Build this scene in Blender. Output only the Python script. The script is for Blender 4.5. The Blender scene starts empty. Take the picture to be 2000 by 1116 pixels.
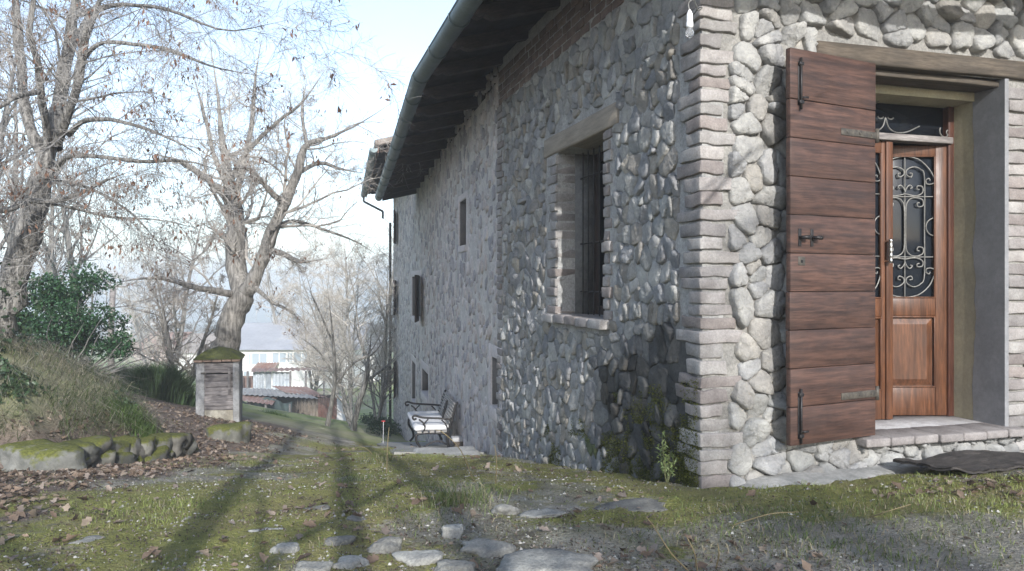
import bpy, math, random
import numpy as np
from mathutils import Matrix, Vector
rng = np.random.default_rng(7); random.seed(7)
S = bpy.context.scene
COL = S.collection
# ---------------------------------------------------------------- camera, sky, sun, exposure
F_PX, CX, HY = 1500.0, 1000.0, 552.0           # focal length and horizon of the photograph, in its pixels
cd = bpy.data.cameras.new('camera'); cam = bpy.data.objects.new('camera', cd); COL.objects.link(cam)
cd.sensor_width = 36; cd.lens = 36*F_PX/2000; cd.shift_y = -(558-HY)/2000
cd.clip_start = .05; cd.clip_end = 9000
cam.location = (0, 0, 0); cam.rotation_euler = (math.radians(90), 0, 0)
S.camera = cam
SUN_EL, SUN_AZ = math.radians(24.5), math.radians(166.8)   # azimuth clockwise from +Y
w = bpy.data.worlds.new('World'); S.world = w; w.use_nodes = True
nt = w.node_tree; nt.nodes.clear()
sky = nt.nodes.new('ShaderNodeTexSky'); sky.sky_type = 'NISHITA'; sky.sun_disc = False
sky.sun_elevation = SUN_EL; sky.sun_rotation = SUN_AZ; sky.altitude = 200
sky.air_density = 1.0; sky.dust_density = 1.2; sky.ozone_density = 2.2
bg = nt.nodes.new('ShaderNodeBackground'); bg.inputs['Strength'].default_value = .15
wo = nt.nodes.new('ShaderNodeOutputWorld')
hs = nt.nodes.new('ShaderNodeHueSaturation'); hs.inputs['Saturation'].default_value = .82; hs.inputs['Value'].default_value = 1.0   # thin high haze pales the blue
nt.links.new(sky.outputs[0], hs.inputs['Color']); nt.links.new(hs.outputs[0], bg.inputs[0]); nt.links.new(bg.outputs[0], wo.inputs[0])
sl = bpy.data.lights.new('sun', 'SUN'); sl.energy = 2.7; sl.angle = math.radians(.53); sl.color = (1, .99, .97)
sun = bpy.data.objects.new('sun', sl); COL.objects.link(sun)
to_sun = Vector((math.sin(SUN_AZ)*math.cos(SUN_EL), math.cos(SUN_AZ)*math.cos(SUN_EL), math.sin(SUN_EL)))
sun.rotation_euler = to_sun.to_track_quat('Z', 'Y').to_euler()
sun.location = (3, -10, 12)
S.view_settings.view_transform = 'Standard'; S.view_settings.look = 'None'
S.view_settings.exposure = 1.26; S.view_settings.gamma = 1
S.cycles.volume_bounces = 1; S.cycles.max_bounces = 6; S.cycles.transparent_max_bounces = 8
# ---------------------------------------------------------------- helpers
def at(px, py, Y): return np.array([(px-CX)/F_PX*Y, Y, (HY-py)/F_PX*Y])
def norm(a): return a/np.maximum(np.linalg.norm(a, axis=-1, keepdims=True), 1e-9)
def sstep(a, b, x):
    t = np.clip((x-a)/(b-a), 0, 1); return t*t*(3-2*t)
def _h(ix, iy, iz, seed):
    n = (ix*374761393 + iy*668265263 + iz*2147483647 + seed*144665) & 0xffffffff
    n = ((n ^ (n >> 13))*1274126177) & 0xffffffff
    return ((n ^ (n >> 16)) & 0xffff)/65535.0
def vnoise(P, seed=0):
    P = np.asarray(P, float); i = np.floor(P).astype(np.int64); f = P-i; f = f*f*(3-2*f)
    r = 0
    for dx in (0, 1):
        for dy in (0, 1):
            for dz in (0, 1):
                wgt = (f[..., 0] if dx else 1-f[..., 0])*(f[..., 1] if dy else 1-f[..., 1])*(f[..., 2] if dz else 1-f[..., 2])
                r = r + wgt*_h(i[..., 0]+dx, i[..., 1]+dy, i[..., 2]+dz, seed)
    return r
def n2(x, y, sc, seed=0, oct=3):
    r = 0; a = 1; t = 0
    for k in range(oct):
        P = np.stack([np.asarray(x, float)*sc*2**k, np.asarray(y, float)*sc*2**k, np.full(np.shape(x), .37+k)], -1)
        r = r + a*vnoise(P, seed+k); t += a; a *= .5
    return r/t
class MB:
    """collects vertices, faces, tints and material slots of ONE mesh object"""
    def __init__(s): s.V = []; s.F = []; s.T = []; s.MI = []; s.n = 0
    def add(s, V, F, tint=(1, 1, 1), mi=0):
        V = np.asarray(V, float).reshape(-1, 3); t = np.asarray(tint, float)
        if t.ndim == 1: t = np.tile(t, (len(V), 1))
        for f in (F if isinstance(F, list) else [F]):
            f = np.asarray(f)
            if len(f): s.F.append(f+s.n); s.MI.append(np.full(len(f), mi))
        s.V.append(V); s.T.append(t); s.n += len(V)
    def box(s, lo, hi, **k): s.add(*boxvf(lo, hi), **k)
def boxvf(lo, hi):
    (a, b, c), (d, e, f) = lo, hi
    V = [(a,b,c),(d,b,c),(d,e,c),(a,e,c),(a,b,f),(d,b,f),(d,e,f),(a,e,f)]
    return V, np.array([(0,3,2,1),(4,5,6,7),(0,1,5,4),(1,2,6,5),(2,3,7,6),(3,0,4,7)])
_rb = {}
def rb_topo(n):
    if n in _rb: return _rb[n]
    nx, ny, nz = n; idx = {}; P = []; Q = []
    def vid(p):
        if p not in idx: idx[p] = len(P); P.append(p)
        return idx[p]
    for ax in range(3):
        a, b = [(1, 2), (2, 0), (0, 1)][ax]
        for side in (0, n[ax]):
            for i in range(n[a]):
                for j in range(n[b]):
                    q = []
                    for di, dj in ((0,0),(1,0),(1,1),(0,1)):
                        p = [0, 0, 0]; p[ax] = side; p[a] = i+di; p[b] = j+dj; q.append(vid(tuple(p)))
                    Q.append(q if side else q[::-1])
    _rb[n] = (np.array(P), np.array(Q)); return _rb[n]
def rbox(mb, lo, hi, bev=.006, n=(2, 2, 2), amp=0, sc=6, seed=0, tint=(1, 1, 1), mi=0, M=None):
    """rounded box, optionally made uneven by noise"""
    lo = np.array(lo, float); hi = np.array(hi, float); n = tuple(max(3, k) for k in n)
    P, Q = rb_topo(n)
    V = np.zeros((len(P), 3))
    for k in range(3):
        L = hi[k]-lo[k]; b = min(bev, L*.45)
        g = np.concatenate([[0], np.linspace(b, L-b, n[k]-1), [L]]); V[:, k] = lo[k]+g[P[:, k]]
    b3 = np.minimum(bev, (hi-lo)*.45)
    inner = np.clip(V, lo+b3, hi-b3); d = (V-inner)/b3
    ln = np.linalg.norm(d, axis=1, keepdims=True)
    V = np.where(ln > 1, inner+d/np.maximum(ln, 1e-6)*b3, V)
    if amp:
        D = np.stack([vnoise(V*sc+seed*7.3+k*31, 3+k) for k in range(3)], -1)-.5
        V = V+D*2*amp
    if M is not None: V = np.array([M @ Vector(v) for v in V])
    mb.add(V, Q, tint, mi)
def rock(mb, a, b, c, seed, tint=(1, 1, 1), M=None, p=2.6, rough=.3, top=.75, mi=0, nu=22, nv=13):
    """irregular stone of half sizes a, b, c"""
    th = np.arange(nu)/nu*2*math.pi; ph = np.linspace(-.5, .5, nv)[1:-1]*math.pi
    T, P_ = np.meshgrid(th, ph); D = np.stack([np.cos(P_)*np.cos(T), np.cos(P_)*np.sin(T), np.sin(P_)], -1).reshape(-1, 3); D = np.vstack([D, [[0, 0, -1]], [[0, 0, 1]]])
    r = (np.abs(D)**p).sum(1)**(-1/p); o = seed*3.17
    r = r*(1+rough*2*(vnoise(D*1.3+o, 1)-.5)+rough*.9*(vnoise(D*3.1+o, 2)-.5)+rough*.35*(vnoise(D*8+o, 3)-.5))
    V = D*r[:, None]*np.array([a, b, c]); z = V[:, 2]; t = top*c; V[:, 2] = np.where(z > t, t+(z-t)*.3, z)
    n = nv-2; k = np.arange(nu); k2 = (k+1) % nu
    Q = np.concatenate([np.stack([i*nu+k, i*nu+k2, (i+1)*nu+k2, (i+1)*nu+k], 1) for i in range(n-1)])
    Tt = np.concatenate([np.stack([k2, k, np.full(nu, n*nu)], 1), np.stack([(n-1)*nu+k, (n-1)*nu+k2, np.full(nu, n*nu+1)], 1)])
    if M is not None: V = np.array([M @ Vector(v) for v in V])
    mb.add(V, [Q, Tt], tint, mi)
def tubes(mb, P, R, k=5, tint=(1, 1, 1), mi=0, cap=False):
    """P (N,n,3) polylines, R (N,n) radii -> N tubes with k sides"""
    P = np.asarray(P, float); R = np.asarray(R, float)
    if P.ndim == 2: P = P[None]; R = R[None]
    N, n, _ = P.shape
    if N == 0: return
    T = np.empty_like(P); T[:, 1:-1] = P[:, 2:]-P[:, :-2]; T[:, 0] = P[:, 1]-P[:, 0]; T[:, -1] = P[:, -1]-P[:, -2]
    T = norm(T)
    m = norm(T.mean(1)); ref = np.where(np.abs(m[:, 2:3]) < .8, np.array([[0, 0, 1.]]), np.array([[1., 0, 0]]))
    A = np.empty_like(P); prev = norm(np.cross(np.cross(T[:, 0], ref), T[:, 0]))
    for i in range(n):
        prev = norm(prev-T[:, i]*(prev*T[:, i]).sum(-1, keepdims=True)); A[:, i] = prev
    B = np.cross(T, A)
    a = np.arange(k)/k*2*math.pi
    V = P[:, :, None]+R[:, :, None, None]*(A[:, :, None]*np.cos(a)[None, None, :, None]+B[:, :, None]*np.sin(a)[None, None, :, None])
    base = (np.arange(N)*n*k)[:, None, None]; ii = (np.arange(n-1)*k)[None, :, None]; jj = np.arange(k)[None, None, :]; j2 = (jj+1) % k
    F = np.stack([base+ii+jj, base+ii+j2, base+ii+k+j2, base+ii+k+jj], -1).reshape(-1, 4)
    t = np.asarray(tint, float)
    if t.ndim == 2: t = np.repeat(t, n*k, 0)
    fs = [F]
    if cap:
        fs.append((np.arange(N)*n*k)[:, None]+np.arange(k)[None, ::-1]); fs.append((np.arange(N)*n*k+(n-1)*k)[:, None]+np.arange(k)[None])
    mb.add(V.reshape(-1, 3), fs, t, mi)
def smoothline(P, n):
    """Catmull-Rom resample of a hand-set polyline (any number of columns)"""
    P = np.asarray(P, float); m = len(P)
    Q = np.vstack([2*P[0]-P[1], P, 2*P[-1]-P[-2]]); u = np.linspace(0, m-1-1e-6, n); i = u.astype(int); f = (u-i)[:, None]
    a, b, c, d = Q[i], Q[i+1], Q[i+2], Q[i+3]
    return .5*(2*b+(c-a)*f+(2*a-5*b+4*c-d)*f**2+(3*b-a-3*c+d)*f**3)
def prism(mb, poly, lo, hi, axis=1, **k):
    """polygon given in the two other axes, extruded along one axis"""
    poly = np.asarray(poly, float); m = len(poly); V = np.zeros((2*m, 3)); o = [i for i in range(3) if i != axis]
    for q, z in enumerate((lo, hi)):
        V[q*m:(q+1)*m, o[0]] = poly[:, 0]; V[q*m:(q+1)*m, o[1]] = poly[:, 1]; V[q*m:(q+1)*m, axis] = z
    sides = [(i, (i+1) % m, m+(i+1) % m, m+i) for i in range(m)]
    mb.add(V, [np.array(sides), np.array([list(range(m))[::-1]]), np.array([[m+i for i in range(m)]])], **k)
def leaves(mb, C, size, tint, rs, up=.5, droop=None, asp=.55, fold=.25):
    """small folded leaves: C centres, size per leaf, random facing"""
    N = len(C); size = np.broadcast_to(size, N)[:, None]
    if droop is None: L = norm(rs.normal(size=(N, 3)))
    else: L = norm(droop+rs.normal(size=(N, 3))*.45)
    U = norm(rs.normal(size=(N, 3))+np.array([0, 0, up*3])); W = norm(np.cross(L, U)); U = np.cross(W, L)
    V = np.stack([C-L*size*.5, C+W*size*asp*.5+U*size*fold*.5, C+L*size*.5-U*size*.1, C-W*size*asp*.5+U*size*fold*.5], 1)
    b = np.arange(N)[:, None]*4
    t = np.asarray(tint, float); t = np.repeat(t, 4, 0) if t.ndim == 2 else t
    mb.add(V.reshape(-1, 3), np.concatenate([b+np.array([[0, 1, 2]]), b+np.array([[0, 2, 3]])]), t)
def blades(mb, base, h, lean, wd, tint, rs):
    """grass blades: two-segment tapering strips"""
    N = len(base); h = np.broadcast_to(h, N)[:, None]; wd = np.broadcast_to(wd, N)[:, None]
    a = rs.uniform(0, 2*math.pi, N); W = np.stack([np.cos(a), np.sin(a), 0*a], 1)*wd
    mid = base+np.array([0, 0, .6])*h+lean*h*.25; tip = base+np.array([0, 0, .85])*h+lean*h
    V = np.stack([base-W, base+W, mid+W*.8, mid-W*.8, tip], 1); b = np.arange(N)[:, None]*5
    t = np.asarray(tint, float); t = np.repeat(t, 5, 0) if t.ndim == 2 else t
    mb.add(V.reshape(-1, 3), [b+np.array([[0, 1, 2, 3]]), b+np.array([[3, 2, 4]])], t)
WM = {}
def props(o, label=None, cat=None, group=None, kind=None):
    for k, v in (('label', label), ('category', cat), ('group', group), ('kind', kind)):
        if v: o[k] = v
    return o
def empty(name, loc, label, cat, group=None, rz=0):
    o = bpy.data.objects.new(name, None); COL.objects.link(o); o.empty_display_size = .2
    M = Matrix.Translation(Vector(loc)) @ Matrix.Rotation(rz, 4, 'Z'); o.matrix_basis = M; WM[o] = M
    return props(o, label, cat, group)
def obj(name, mb, mats, parent=None, M=None, origin=None, smooth=True, label=None, cat=None, group=None, kind=None):
    """links the collected mesh as one object. M: frame the vertices are given in; origin: world-space vertices, moved so this is the origin"""
    V = np.concatenate(mb.V); T = np.concatenate(mb.T)
    if origin is not None: V = V-np.asarray(origin, float); M = Matrix.Translation(Vector(origin))
    if M is None:
        M = WM[parent] if parent else Matrix.Identity(4)
        if parent: Mi = np.array(M.inverted()); V = V @ Mi[:3, :3].T+Mi[:3, 3]
    me = bpy.data.meshes.new(name)
    loops = np.concatenate([f.reshape(-1) for f in mb.F]); tot = np.concatenate([np.full(len(f), f.shape[1]) for f in mb.F])
    start = np.concatenate([[0], np.cumsum(tot)[:-1]])
    me.vertices.add(len(V)); me.loops.add(len(loops)); me.polygons.add(len(tot))
    me.vertices.foreach_set('co', V.astype(np.float32).ravel()); me.loops.foreach_set('vertex_index', loops.astype(np.int32))
    me.polygons.foreach_set('loop_start', start.astype(np.int32)); me.polygons.foreach_set('loop_total', tot.astype(np.int32))
    me.polygons.foreach_set('material_index', np.concatenate(mb.MI).astype(np.int32))
    me.polygons.foreach_set('use_smooth', np.full(len(tot), bool(smooth)))
    me.update(calc_edges=True); me.validate()
    a = me.attributes.new('tint', 'FLOAT_COLOR', 'POINT')
    a.data.foreach_set('color', np.concatenate([T, np.ones((len(T), 1))], 1).astype(np.float32).ravel())
    for m in (mats if isinstance(mats, (list, tuple)) else [mats]): me.materials.append(m)
    o = bpy.data.objects.new(name, me); COL.objects.link(o)
    o.parent = parent; WM[o] = M
    o.matrix_basis = (WM[parent].inverted() @ M) if parent else M
    return props(o, label, cat, group, kind)
def dup(o, parent=None, M=None, label=None):
    """copy of a thing with copies of its parts and sub-parts (mesh data shared)"""
    c = o.copy(); COL.objects.link(c)
    if parent: c.parent = parent
    if M is not None: c.matrix_basis = M
    if label: c['label'] = label
    for ch in [x for x in bpy.data.objects if x.parent == o]: dup(ch, c)
    return c
# ---------------------------------------------------------------- materials
class ND:
    def __init__(s, name):
        s.m = bpy.data.materials.new(name); s.m.use_nodes = True; s.t = s.m.node_tree; s.t.nodes.clear()
        s.out = s.t.nodes.new('ShaderNodeOutputMaterial'); s.co = s.t.nodes.new('ShaderNodeTexCoord').outputs['Object']
    def n(s, typ, out=0, props=None, **ins):
        nd = s.t.nodes.new('ShaderNode'+typ)
        for k, v in (props or {}).items(): setattr(nd, k, v)
        for k, v in ins.items():
            key = int(k[1:]) if k[0] == '_' else k.replace('_', ' ')
            s.put(nd.inputs[key], v)
        return nd.outputs[out]
    def put(s, sock, v):
        if isinstance(v, bpy.types.NodeSocket): s.t.links.new(v, sock)
        elif isinstance(v, (tuple, list)) and len(v) == 3 and sock.type == 'RGBA': sock.default_value = (*v, 1)
        else: sock.default_value = v
    def noise(s, scale, detail=4, rough=.6, vec=None, out='Fac'): return s.n('TexNoise', out, Vector=vec or s.co, Scale=scale, Detail=detail, Roughness=rough)
    def vor(s, scale, out='Distance', vec=None, **p): return s.n('TexVoronoi', out, p or None, Vector=vec or s.co, Scale=scale)
    def scale(s, v): return s.n('Mapping', Vector=s.co, Scale=v)
    def mix(s, f, a, b, mode='MIX'): return s.n('Mix', 2, dict(data_type='RGBA', blend_type=mode), _0=f, _6=a, _7=b)
    def ramp(s, f, a, b, c=0, d=1): return s.n('MapRange', props=dict(clamp=True), Value=f, _1=a, _2=b, _3=c, _4=d)
    def math(s, op, a, b=0.): return s.n('Math', props=dict(operation=op), _0=a, _1=b)
    def attr(s, name='tint', out='Color'): return s.n('Attribute', out, dict(attribute_name=name))
    def bump(s, h, strength=.4, dist=.01, nrm=None):
        k = dict(Height=h, Strength=strength, Distance=dist)
        if nrm is not None: k['Normal'] = nrm
        return s.n('Bump', **k)
    def done(s, col, rough=.8, nrm=None, metal=0., spec=.4, trans=0., **kw):
        b = s.t.nodes.new('ShaderNodeBsdfPrincipled'); s.put(b.inputs['Base Color'], col); s.put(b.inputs['Roughness'], rough)
        s.put(b.inputs['Metallic'], metal); s.put(b.inputs['Specular IOR Level'], spec)
        if nrm is not None: s.put(b.inputs['Normal'], nrm)
        for k, v in kw.items(): s.put(b.inputs[k.replace('_', ' ')], v)
        sh = b.outputs[0]
        if trans:
            tr = s.n('BsdfTranslucent', Color=col); sh = s.n('MixShader', _0=trans, _1=sh, _2=tr)
        s.t.links.new(sh, s.out.inputs[0]); return s.m
def surf(name, a, b=None, scale=6, rough=.85, bump=.4, bscale=60, bdist=.006, tint=True, metal=0., spec=.35, trans=0., fine=.25, stretch=None, lo=.35, hi=.65):
    m = ND(name); b = b or tuple(x*.65 for x in a); v = m.scale(stretch) if stretch else None
    c = m.mix(m.ramp(m.noise(scale, 5, .62, v), lo, hi), a, b)
    if fine: c = m.mix(fine, c, m.mix(m.ramp(m.noise(scale*9, 3, .7, v), .3, .7), (.35, .35, .35), (1.35, 1.35, 1.35)), 'MULTIPLY')
    if tint: c = m.mix(1., c, m.attr(), 'MULTIPLY')
    nm = m.bump(m.noise(bscale, 5, .65, v), bump, bdist) if bump else None
    return m.done(c, rough, nm, metal, spec, trans)
def wood(name, a, b, rough=.55, gs=(1.2, 14, 14), bump=.25, spec=.35):
    """grain runs along the object's X unless gs says otherwise"""
    m = ND(name); v = m.scale(gs)
    wv = m.noise(2.2, 6, .62, v); wv2 = m.noise(9, 3, .6, v)
    c = m.mix(m.ramp(wv, .38, .62), a, b)
    c = m.mix(m.ramp(wv2, .40, .7, 0, .6), c, tuple(x*.45 for x in b))
    c = m.mix(m.ramp(m.noise(3.5, 3, .6), .35, .75, 0, .4), c, tuple(x*.55+.012 for x in b))
    c = m.mix(1., c, m.attr(), 'MULTIPLY')
    return m.done(c, m.ramp(m.noise(5), .3, .7, rough-.08, rough+.15), m.bump(wv2, bump, .003), spec=spec)
def mk_stone(name, a=(1.05, 1.03, 1.0), b=(.66, .66, .67), scale=7):
    m = ND(name); n1 = m.noise(scale, 6, .65); n2_ = m.noise(38, 5, .7)
    c = m.mix(m.ramp(n1, .36, .64), a, b)
    c = m.mix(m.ramp(n2_, .5, .75, 0, .45), c, (.42, .41, .40)); c = m.mix(m.ramp(m.noise(17, 4, .7), .60, .70, 0, .5), c, (1.35, 1.33, 1.28))
    cr = m.ramp(m.vor(8, vec=m.n('VectorMath', 0, dict(operation='ADD'), _0=m.co, _1=m.n('VectorMath', 0, dict(operation='SCALE'), _0=m.noise(6, 3, .6, out='Color'), Scale=.12)), feature='DISTANCE_TO_EDGE'), 0, .012, 1, 0)
    c = m.mix(m.math('MULTIPLY', cr, m.ramp(m.noise(3), .5, .6, 0, .55)), c, (.3, .29, .28)); c = m.mix(1., c, m.attr(), 'MULTIPLY')
    b1 = m.bump(m.noise(13, 5, .62), .75, .035); b2 = m.bump(m.noise(60, 5, .72), .75, .010, b1); b3 = m.bump(cr, -.35, .006, b2)
    return m.done(c, .9, b3, spec=.25)
M_stone = mk_stone('stone')
M_stonefar = surf('weathered_stone', (1, .98, .96), (.68, .68, .7), 5, .92, .6, 30, .012, fine=.3)
M_mortar = surf('mortar', (.42, .41, .39), (.28, .275, .265), 5, .95, .8, 90, .01, fine=.5)
M_mortarfar = surf('old_plaster', (.60, .565, .53), (.41, .39, .37), 2.2, .95, .8, 40, .012, fine=.45)
M_brick = surf('brick', (1, .97, .94), (.7, .66, .64), 8, .9, .55, 60, .01, fine=.35)
M_concrete = surf('concrete', (.33, .32, .30), (.20, .20, .19), 3, .9, .4, 50, .006, fine=.4)
M_plaster = surf('grey_plaster', (.235, .235, .24), (.18, .18, .185), 4, .9, .4, 60, .005, fine=.2)
M_yellow = surf('yellow_plaster', (.40, .355, .24), (.31, .28, .20), 4, .9, .3, 60, .004, fine=.2)
M_shutter = wood('shutter_wood', (.108, .056, .040), (.044, .024, .019), .5, (1.0, 8, 15), .4)
M_door = wood('door_wood', (.155, .064, .030), (.072, .029, .014), .4, (13, 13, .9))
M_doorframe = wood('door_frame_wood', (.10, .035, .018), (.05, .018, .011), .5, (13, 13, .9))
M_oldwood = wood('old_timber', (.125, .10, .075), (.062, .05, .038), .8, (1.2, 12, 12), .5)
M_greywood = wood('grey_weathered_wood', (.33, .30, .28), (.15, .135, .13), .85, (1.5, 12, 14), .6)
M_dark = wood('rafter_wood', (.075, .055, .044), (.042, .030, .024), .75, (2, 12, 12))
M_boards = wood('roof_boarding', (.026, .018, .015), (.016, .012, .010), .8, (2, 9, 9))
M_farshutter = wood('far_shutter_wood', (.055, .034, .026), (.03, .02, .017), .6, (9, 9, 1.5))
M_iron = surf('black_iron', (.022, .022, .024), (.045, .04, .038), 20, .5, .25, 90, .002, metal=.5)
M_grille = surf('painted_iron', (.24, .235, .22), (.13, .125, .115), 25, .45, .2, 90, .002, metal=.4)
M_strap = surf('worn_strap_iron', (.12, .105, .085), (.055, .05, .045), 25, .6, .3, 90, .002, metal=.4)
M_chrome = surf('chrome', (.8, .8, .8), (.6, .6, .6), 10, .15, 0, metal=1., tint=False, fine=0)
M_gutter = surf('gutter_metal', (.145, .18, .185), (.10, .135, .14), 2.5, .5, .15, 30, .004, metal=.35, spec=.4)
M_tile = surf('roof_tile', (.36, .31, .27), (.24, .20, .17), 5, .9, .4, 40, .006)
M_terracotta = surf('terracotta', (.36, .20, .15), (.22, .13, .10), 5, .9, .4, 40, .006)
M_bark = surf('grey_bark', (.33, .312, .285), (.095, .089, .081), 3.0, .95, 1., 8, .03, stretch=(9, 9, 1.3), fine=.55, lo=.4, hi=.6)
M_barkpale = surf('pale_bark', (.36, .335, .30), (.13, .12, .105), 3.0, .95, 1., 8, .03, stretch=(8, 8, 1.2), fine=.55, lo=.38, hi=.62)
M_twig = surf('twig_bark', (.30, .285, .265), (.16, .15, .14), 2, .9, 0, fine=0)
M_twigpale = surf('pale_twig_bark', (.44, .405, .36), (.28, .255, .225), 2, .9, 0, fine=0)
M_deadleaf = surf('dead_leaf', (1, 1, 1), (.7, .68, .66), 20, .85, .2, 60, .003, trans=.25, fine=.2)
M_leaf = surf('evergreen_leaf', (1, 1, 1), (.7, .75, .7), 9, .42, 0, trans=.12, spec=.4, fine=0)
M_grass = surf('grass_blade', (1, 1, 1), (.75, .75, .75), 6, .75, 0, trans=.25, fine=0)
M_rust = surf('rusty_sheet', (.23, .115, .085), (.33, .24, .20), 1.4, .85, .3, 20, .006, fine=.4)
M_zinc = surf('zinc_sheet', (.52, .56, .60), (.36, .38, .40), 1.1, .6, .2, 20, .006, metal=.2, fine=.3)
M_asb = surf('fibre_cement_sheet', (.36, .345, .32), (.25, .235, .22), 1.6, .9, .3, 20, .006, fine=.4)
M_white = surf('white_render', (.78, .77, .74), (.68, .66, .63), .8, .85, .15, 10, .006, fine=.1)
M_cloth = surf('white_cushion_cloth', (.66, .65, .64), (.56, .55, .55), 5, .9, .3, 200, .002, fine=.1)
M_net = surf('green_netting', (.075, .105, .10), (.035, .05, .052), 2.5, .8, .5, 12, .02)
M_plastic = surf('white_plastic', (.82, .82, .82), (.75, .75, .75), 4, .35, 0, fine=0)
M_mat = surf('doormat_fibre', (.085, .074, .066), (.040, .036, .033), 7, .98, 1., 160, .012, fine=.6)
M_moss = surf('moss_cap', (.13, .14, .030), (.062, .066, .028), 5, .98, 1., 55, .03, fine=.5)
def mk_glass(name, col, rough):
    m = ND(name); return m.done(col, rough, m.bump(m.noise(2.5, 2), .12, .02), spec=.28)
M_glass = mk_glass('dark_window_glass', (.012, .015, .02), .12)
M_farglass = mk_glass('far_window_glass', (.010, .011, .013), .5)
M_palewin = mk_glass('pale_factory_glass', (.33, .38, .42), .25)
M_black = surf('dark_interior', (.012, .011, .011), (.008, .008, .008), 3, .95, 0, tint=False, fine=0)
def mk_bulb():
    m = ND('clear_bulb_glass'); return m.done((.9, .92, .95), .03, spec=.6, Transmission_Weight=.85, IOR=1.3)
M_bulb = mk_bulb()

def mk_mossy():
    """stone overgrown with moss where it faces up"""
    m = ND('mossy_stone'); c = m.mix(m.ramp(m.noise(6, 5), .35, .65), (.25, .245, .225), (.12, .12, .11)); c = m.mix(1., c, m.attr(), 'MULTIPLY')
    nz = m.n('SeparateXYZ', 2, Vector=m.n('NewGeometry', 1)); ms = m.mix(m.ramp(m.noise(40, 4), .35, .65), (.14, .145, .035), (.065, .07, .022))
    f = m.ramp(m.math('ADD', nz, m.math('MULTIPLY', m.math('SUBTRACT', m.noise(7, 5, .65), .5), 2.6)), .35, .75)
    return m.done(m.mix(f, c, ms), .95, m.bump(m.noise(45, 5, .7), .8, .012), spec=.2)
M_mossy = mk_mossy()
# ---------------------------------------------------------------- wall frames (plan angles from the vanishing points of the photograph)
def frame(o, ang):
    c, s = math.cos(ang), math.sin(ang)
    X = Vector((math.sin(ang), math.cos(ang), 0)); Y = Vector((0, 0, 1)).cross(X)
    M = Matrix.Identity(4)
    for i, v in enumerate((X, Y, Vector((0, 0, 1)))): M.col[i][:3] = v
    M.col[3][:3] = o; return M
A_N, A_F = math.radians(-16.35), math.radians(-12.4)
Cc = Vector((1.304, 5.26, 0)); LN = 5.24
MN = frame(Cc, A_N)                                            # near side wall: X recedes, Y outwards (left), Z up
MR = frame(Cc, A_N+math.pi/2)                                  # front wall: X to the right, Y inwards
Kk = MN @ Vector((LN, 0, 0)); MF = frame(Kk, A_F)              # far side wall
dN, dR, dF = MN.col[0].xyz, MR.col[0].xyz, MF.col[0].xyz
def along(M, px, off=0.):
    """distance along a wall's X (at offset off in its Y) seen at pixel column px"""
    k = (px-CX)/F_PX; o = M @ Vector((0, off, 0)); d = M.col[0]
    return (k*o.y-o.x)/(d.x-k*d.y)
def zat(M, px, py, off=0.):
    s = along(M, px, off); return (HY-py)/F_PX*(M @ Vector((s, off, 0))).y
# ---------------------------------------------------------------- terrain
BANK = np.array([(-14, 6.6), (-6.5, 6.9), (-4.9, 6.85), (-4.25, 7.0), (-4.16, 8.3), (-4.13, 9.5), (-4.3, 10.1), (-5.0, 10.8), (-7.0, 11.5), (-14, 12.5)])
def bankd(x, y):
    x = np.asarray(x, float); y = np.asarray(y, float); d = np.full(x.shape, 1e9); ins = np.zeros(x.shape, bool)
    m = len(BANK)
    for i in range(m):
        a, b = BANK[i], BANK[(i+1) % m]
        if i < m-1:
            t = np.clip(((x-a[0])*(b[0]-a[0])+(y-a[1])*(b[1]-a[1]))/((b-a)**2).sum(), 0, 1)
            d = np.minimum(d, np.hypot(x-a[0]-t*(b[0]-a[0]), y-a[1]-t*(b[1]-a[1])))
        c = ((a[1] > y) != (b[1] > y)) & (x < (b[0]-a[0])*(y-a[1])/(b[1]-a[1]+1e-12)+a[0]); ins ^= c
    return np.where(ins, d, 0)
def gz(x, y, fine=False):
    x = np.asarray(x, float); y = np.asarray(y, float)
    yy = np.clip(y, -40, 20)
    z = -1.264-.187*np.log1p(np.exp(2*(yy-4.6)))/2
    z = z-.45*sstep(20, 22.5, y)-.14*np.clip(y-20, 0, 25)-.05*np.clip(y-45, 0, 55)-.055*np.clip(y-100, 0, 400)-.03*np.clip(y-500, 0, 400)
    near = 1-sstep(16, 24, y)
    z = z+.058*np.clip(x-1.3, 0, 6)*near
    z = z+.22*np.clip(-x-3, 0, 14)*sstep(8, 13, y)*(1-sstep(24, 42, y))
    d = bankd(x, y); z = z+np.where(d > 0, 1.9*(1-np.exp(-d/1.5)), 0)
    z = z+.06*(n2(x, y, .45, 5, 2)-.5)*(1-sstep(30, 60, y))+1.2*(n2(x, y, .03, 8, 2)-.5)*sstep(22, 60, y)
    hill = sstep(900, 2600, y)
    z = z+hill*(44+36*(n2(x, y, .0011, 9, 3)-.5))
    if fine:
        k = 1-sstep(14, 26, y)
        z = z+k*(.06*(n2(x, y, 2.2, 21, 3)-.5)+.035*(n2(x, y, 8, 22, 2)-.5)+.045*m_moss(x, y)*(n2(x, y, 6.5, 23, 2)-.42))
    return z
def m_leaf(x, y):
    e = n2(x, y, .9, 31, 3)-.5
    a = sstep(.5, -.5, x+2.75+.13*(y-5)+1.6*e)*sstep(18.5, 14, y)
    b = sstep(1., .3, np.hypot((x-2.95)/1.15, (y-4.72-.25*(x-2.9))/.34)+.8*e)
    return np.maximum(np.maximum(a, b*.85), .02+.14*sstep(.54, .64, n2(x, y, 1.7, 33, 3)))
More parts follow.
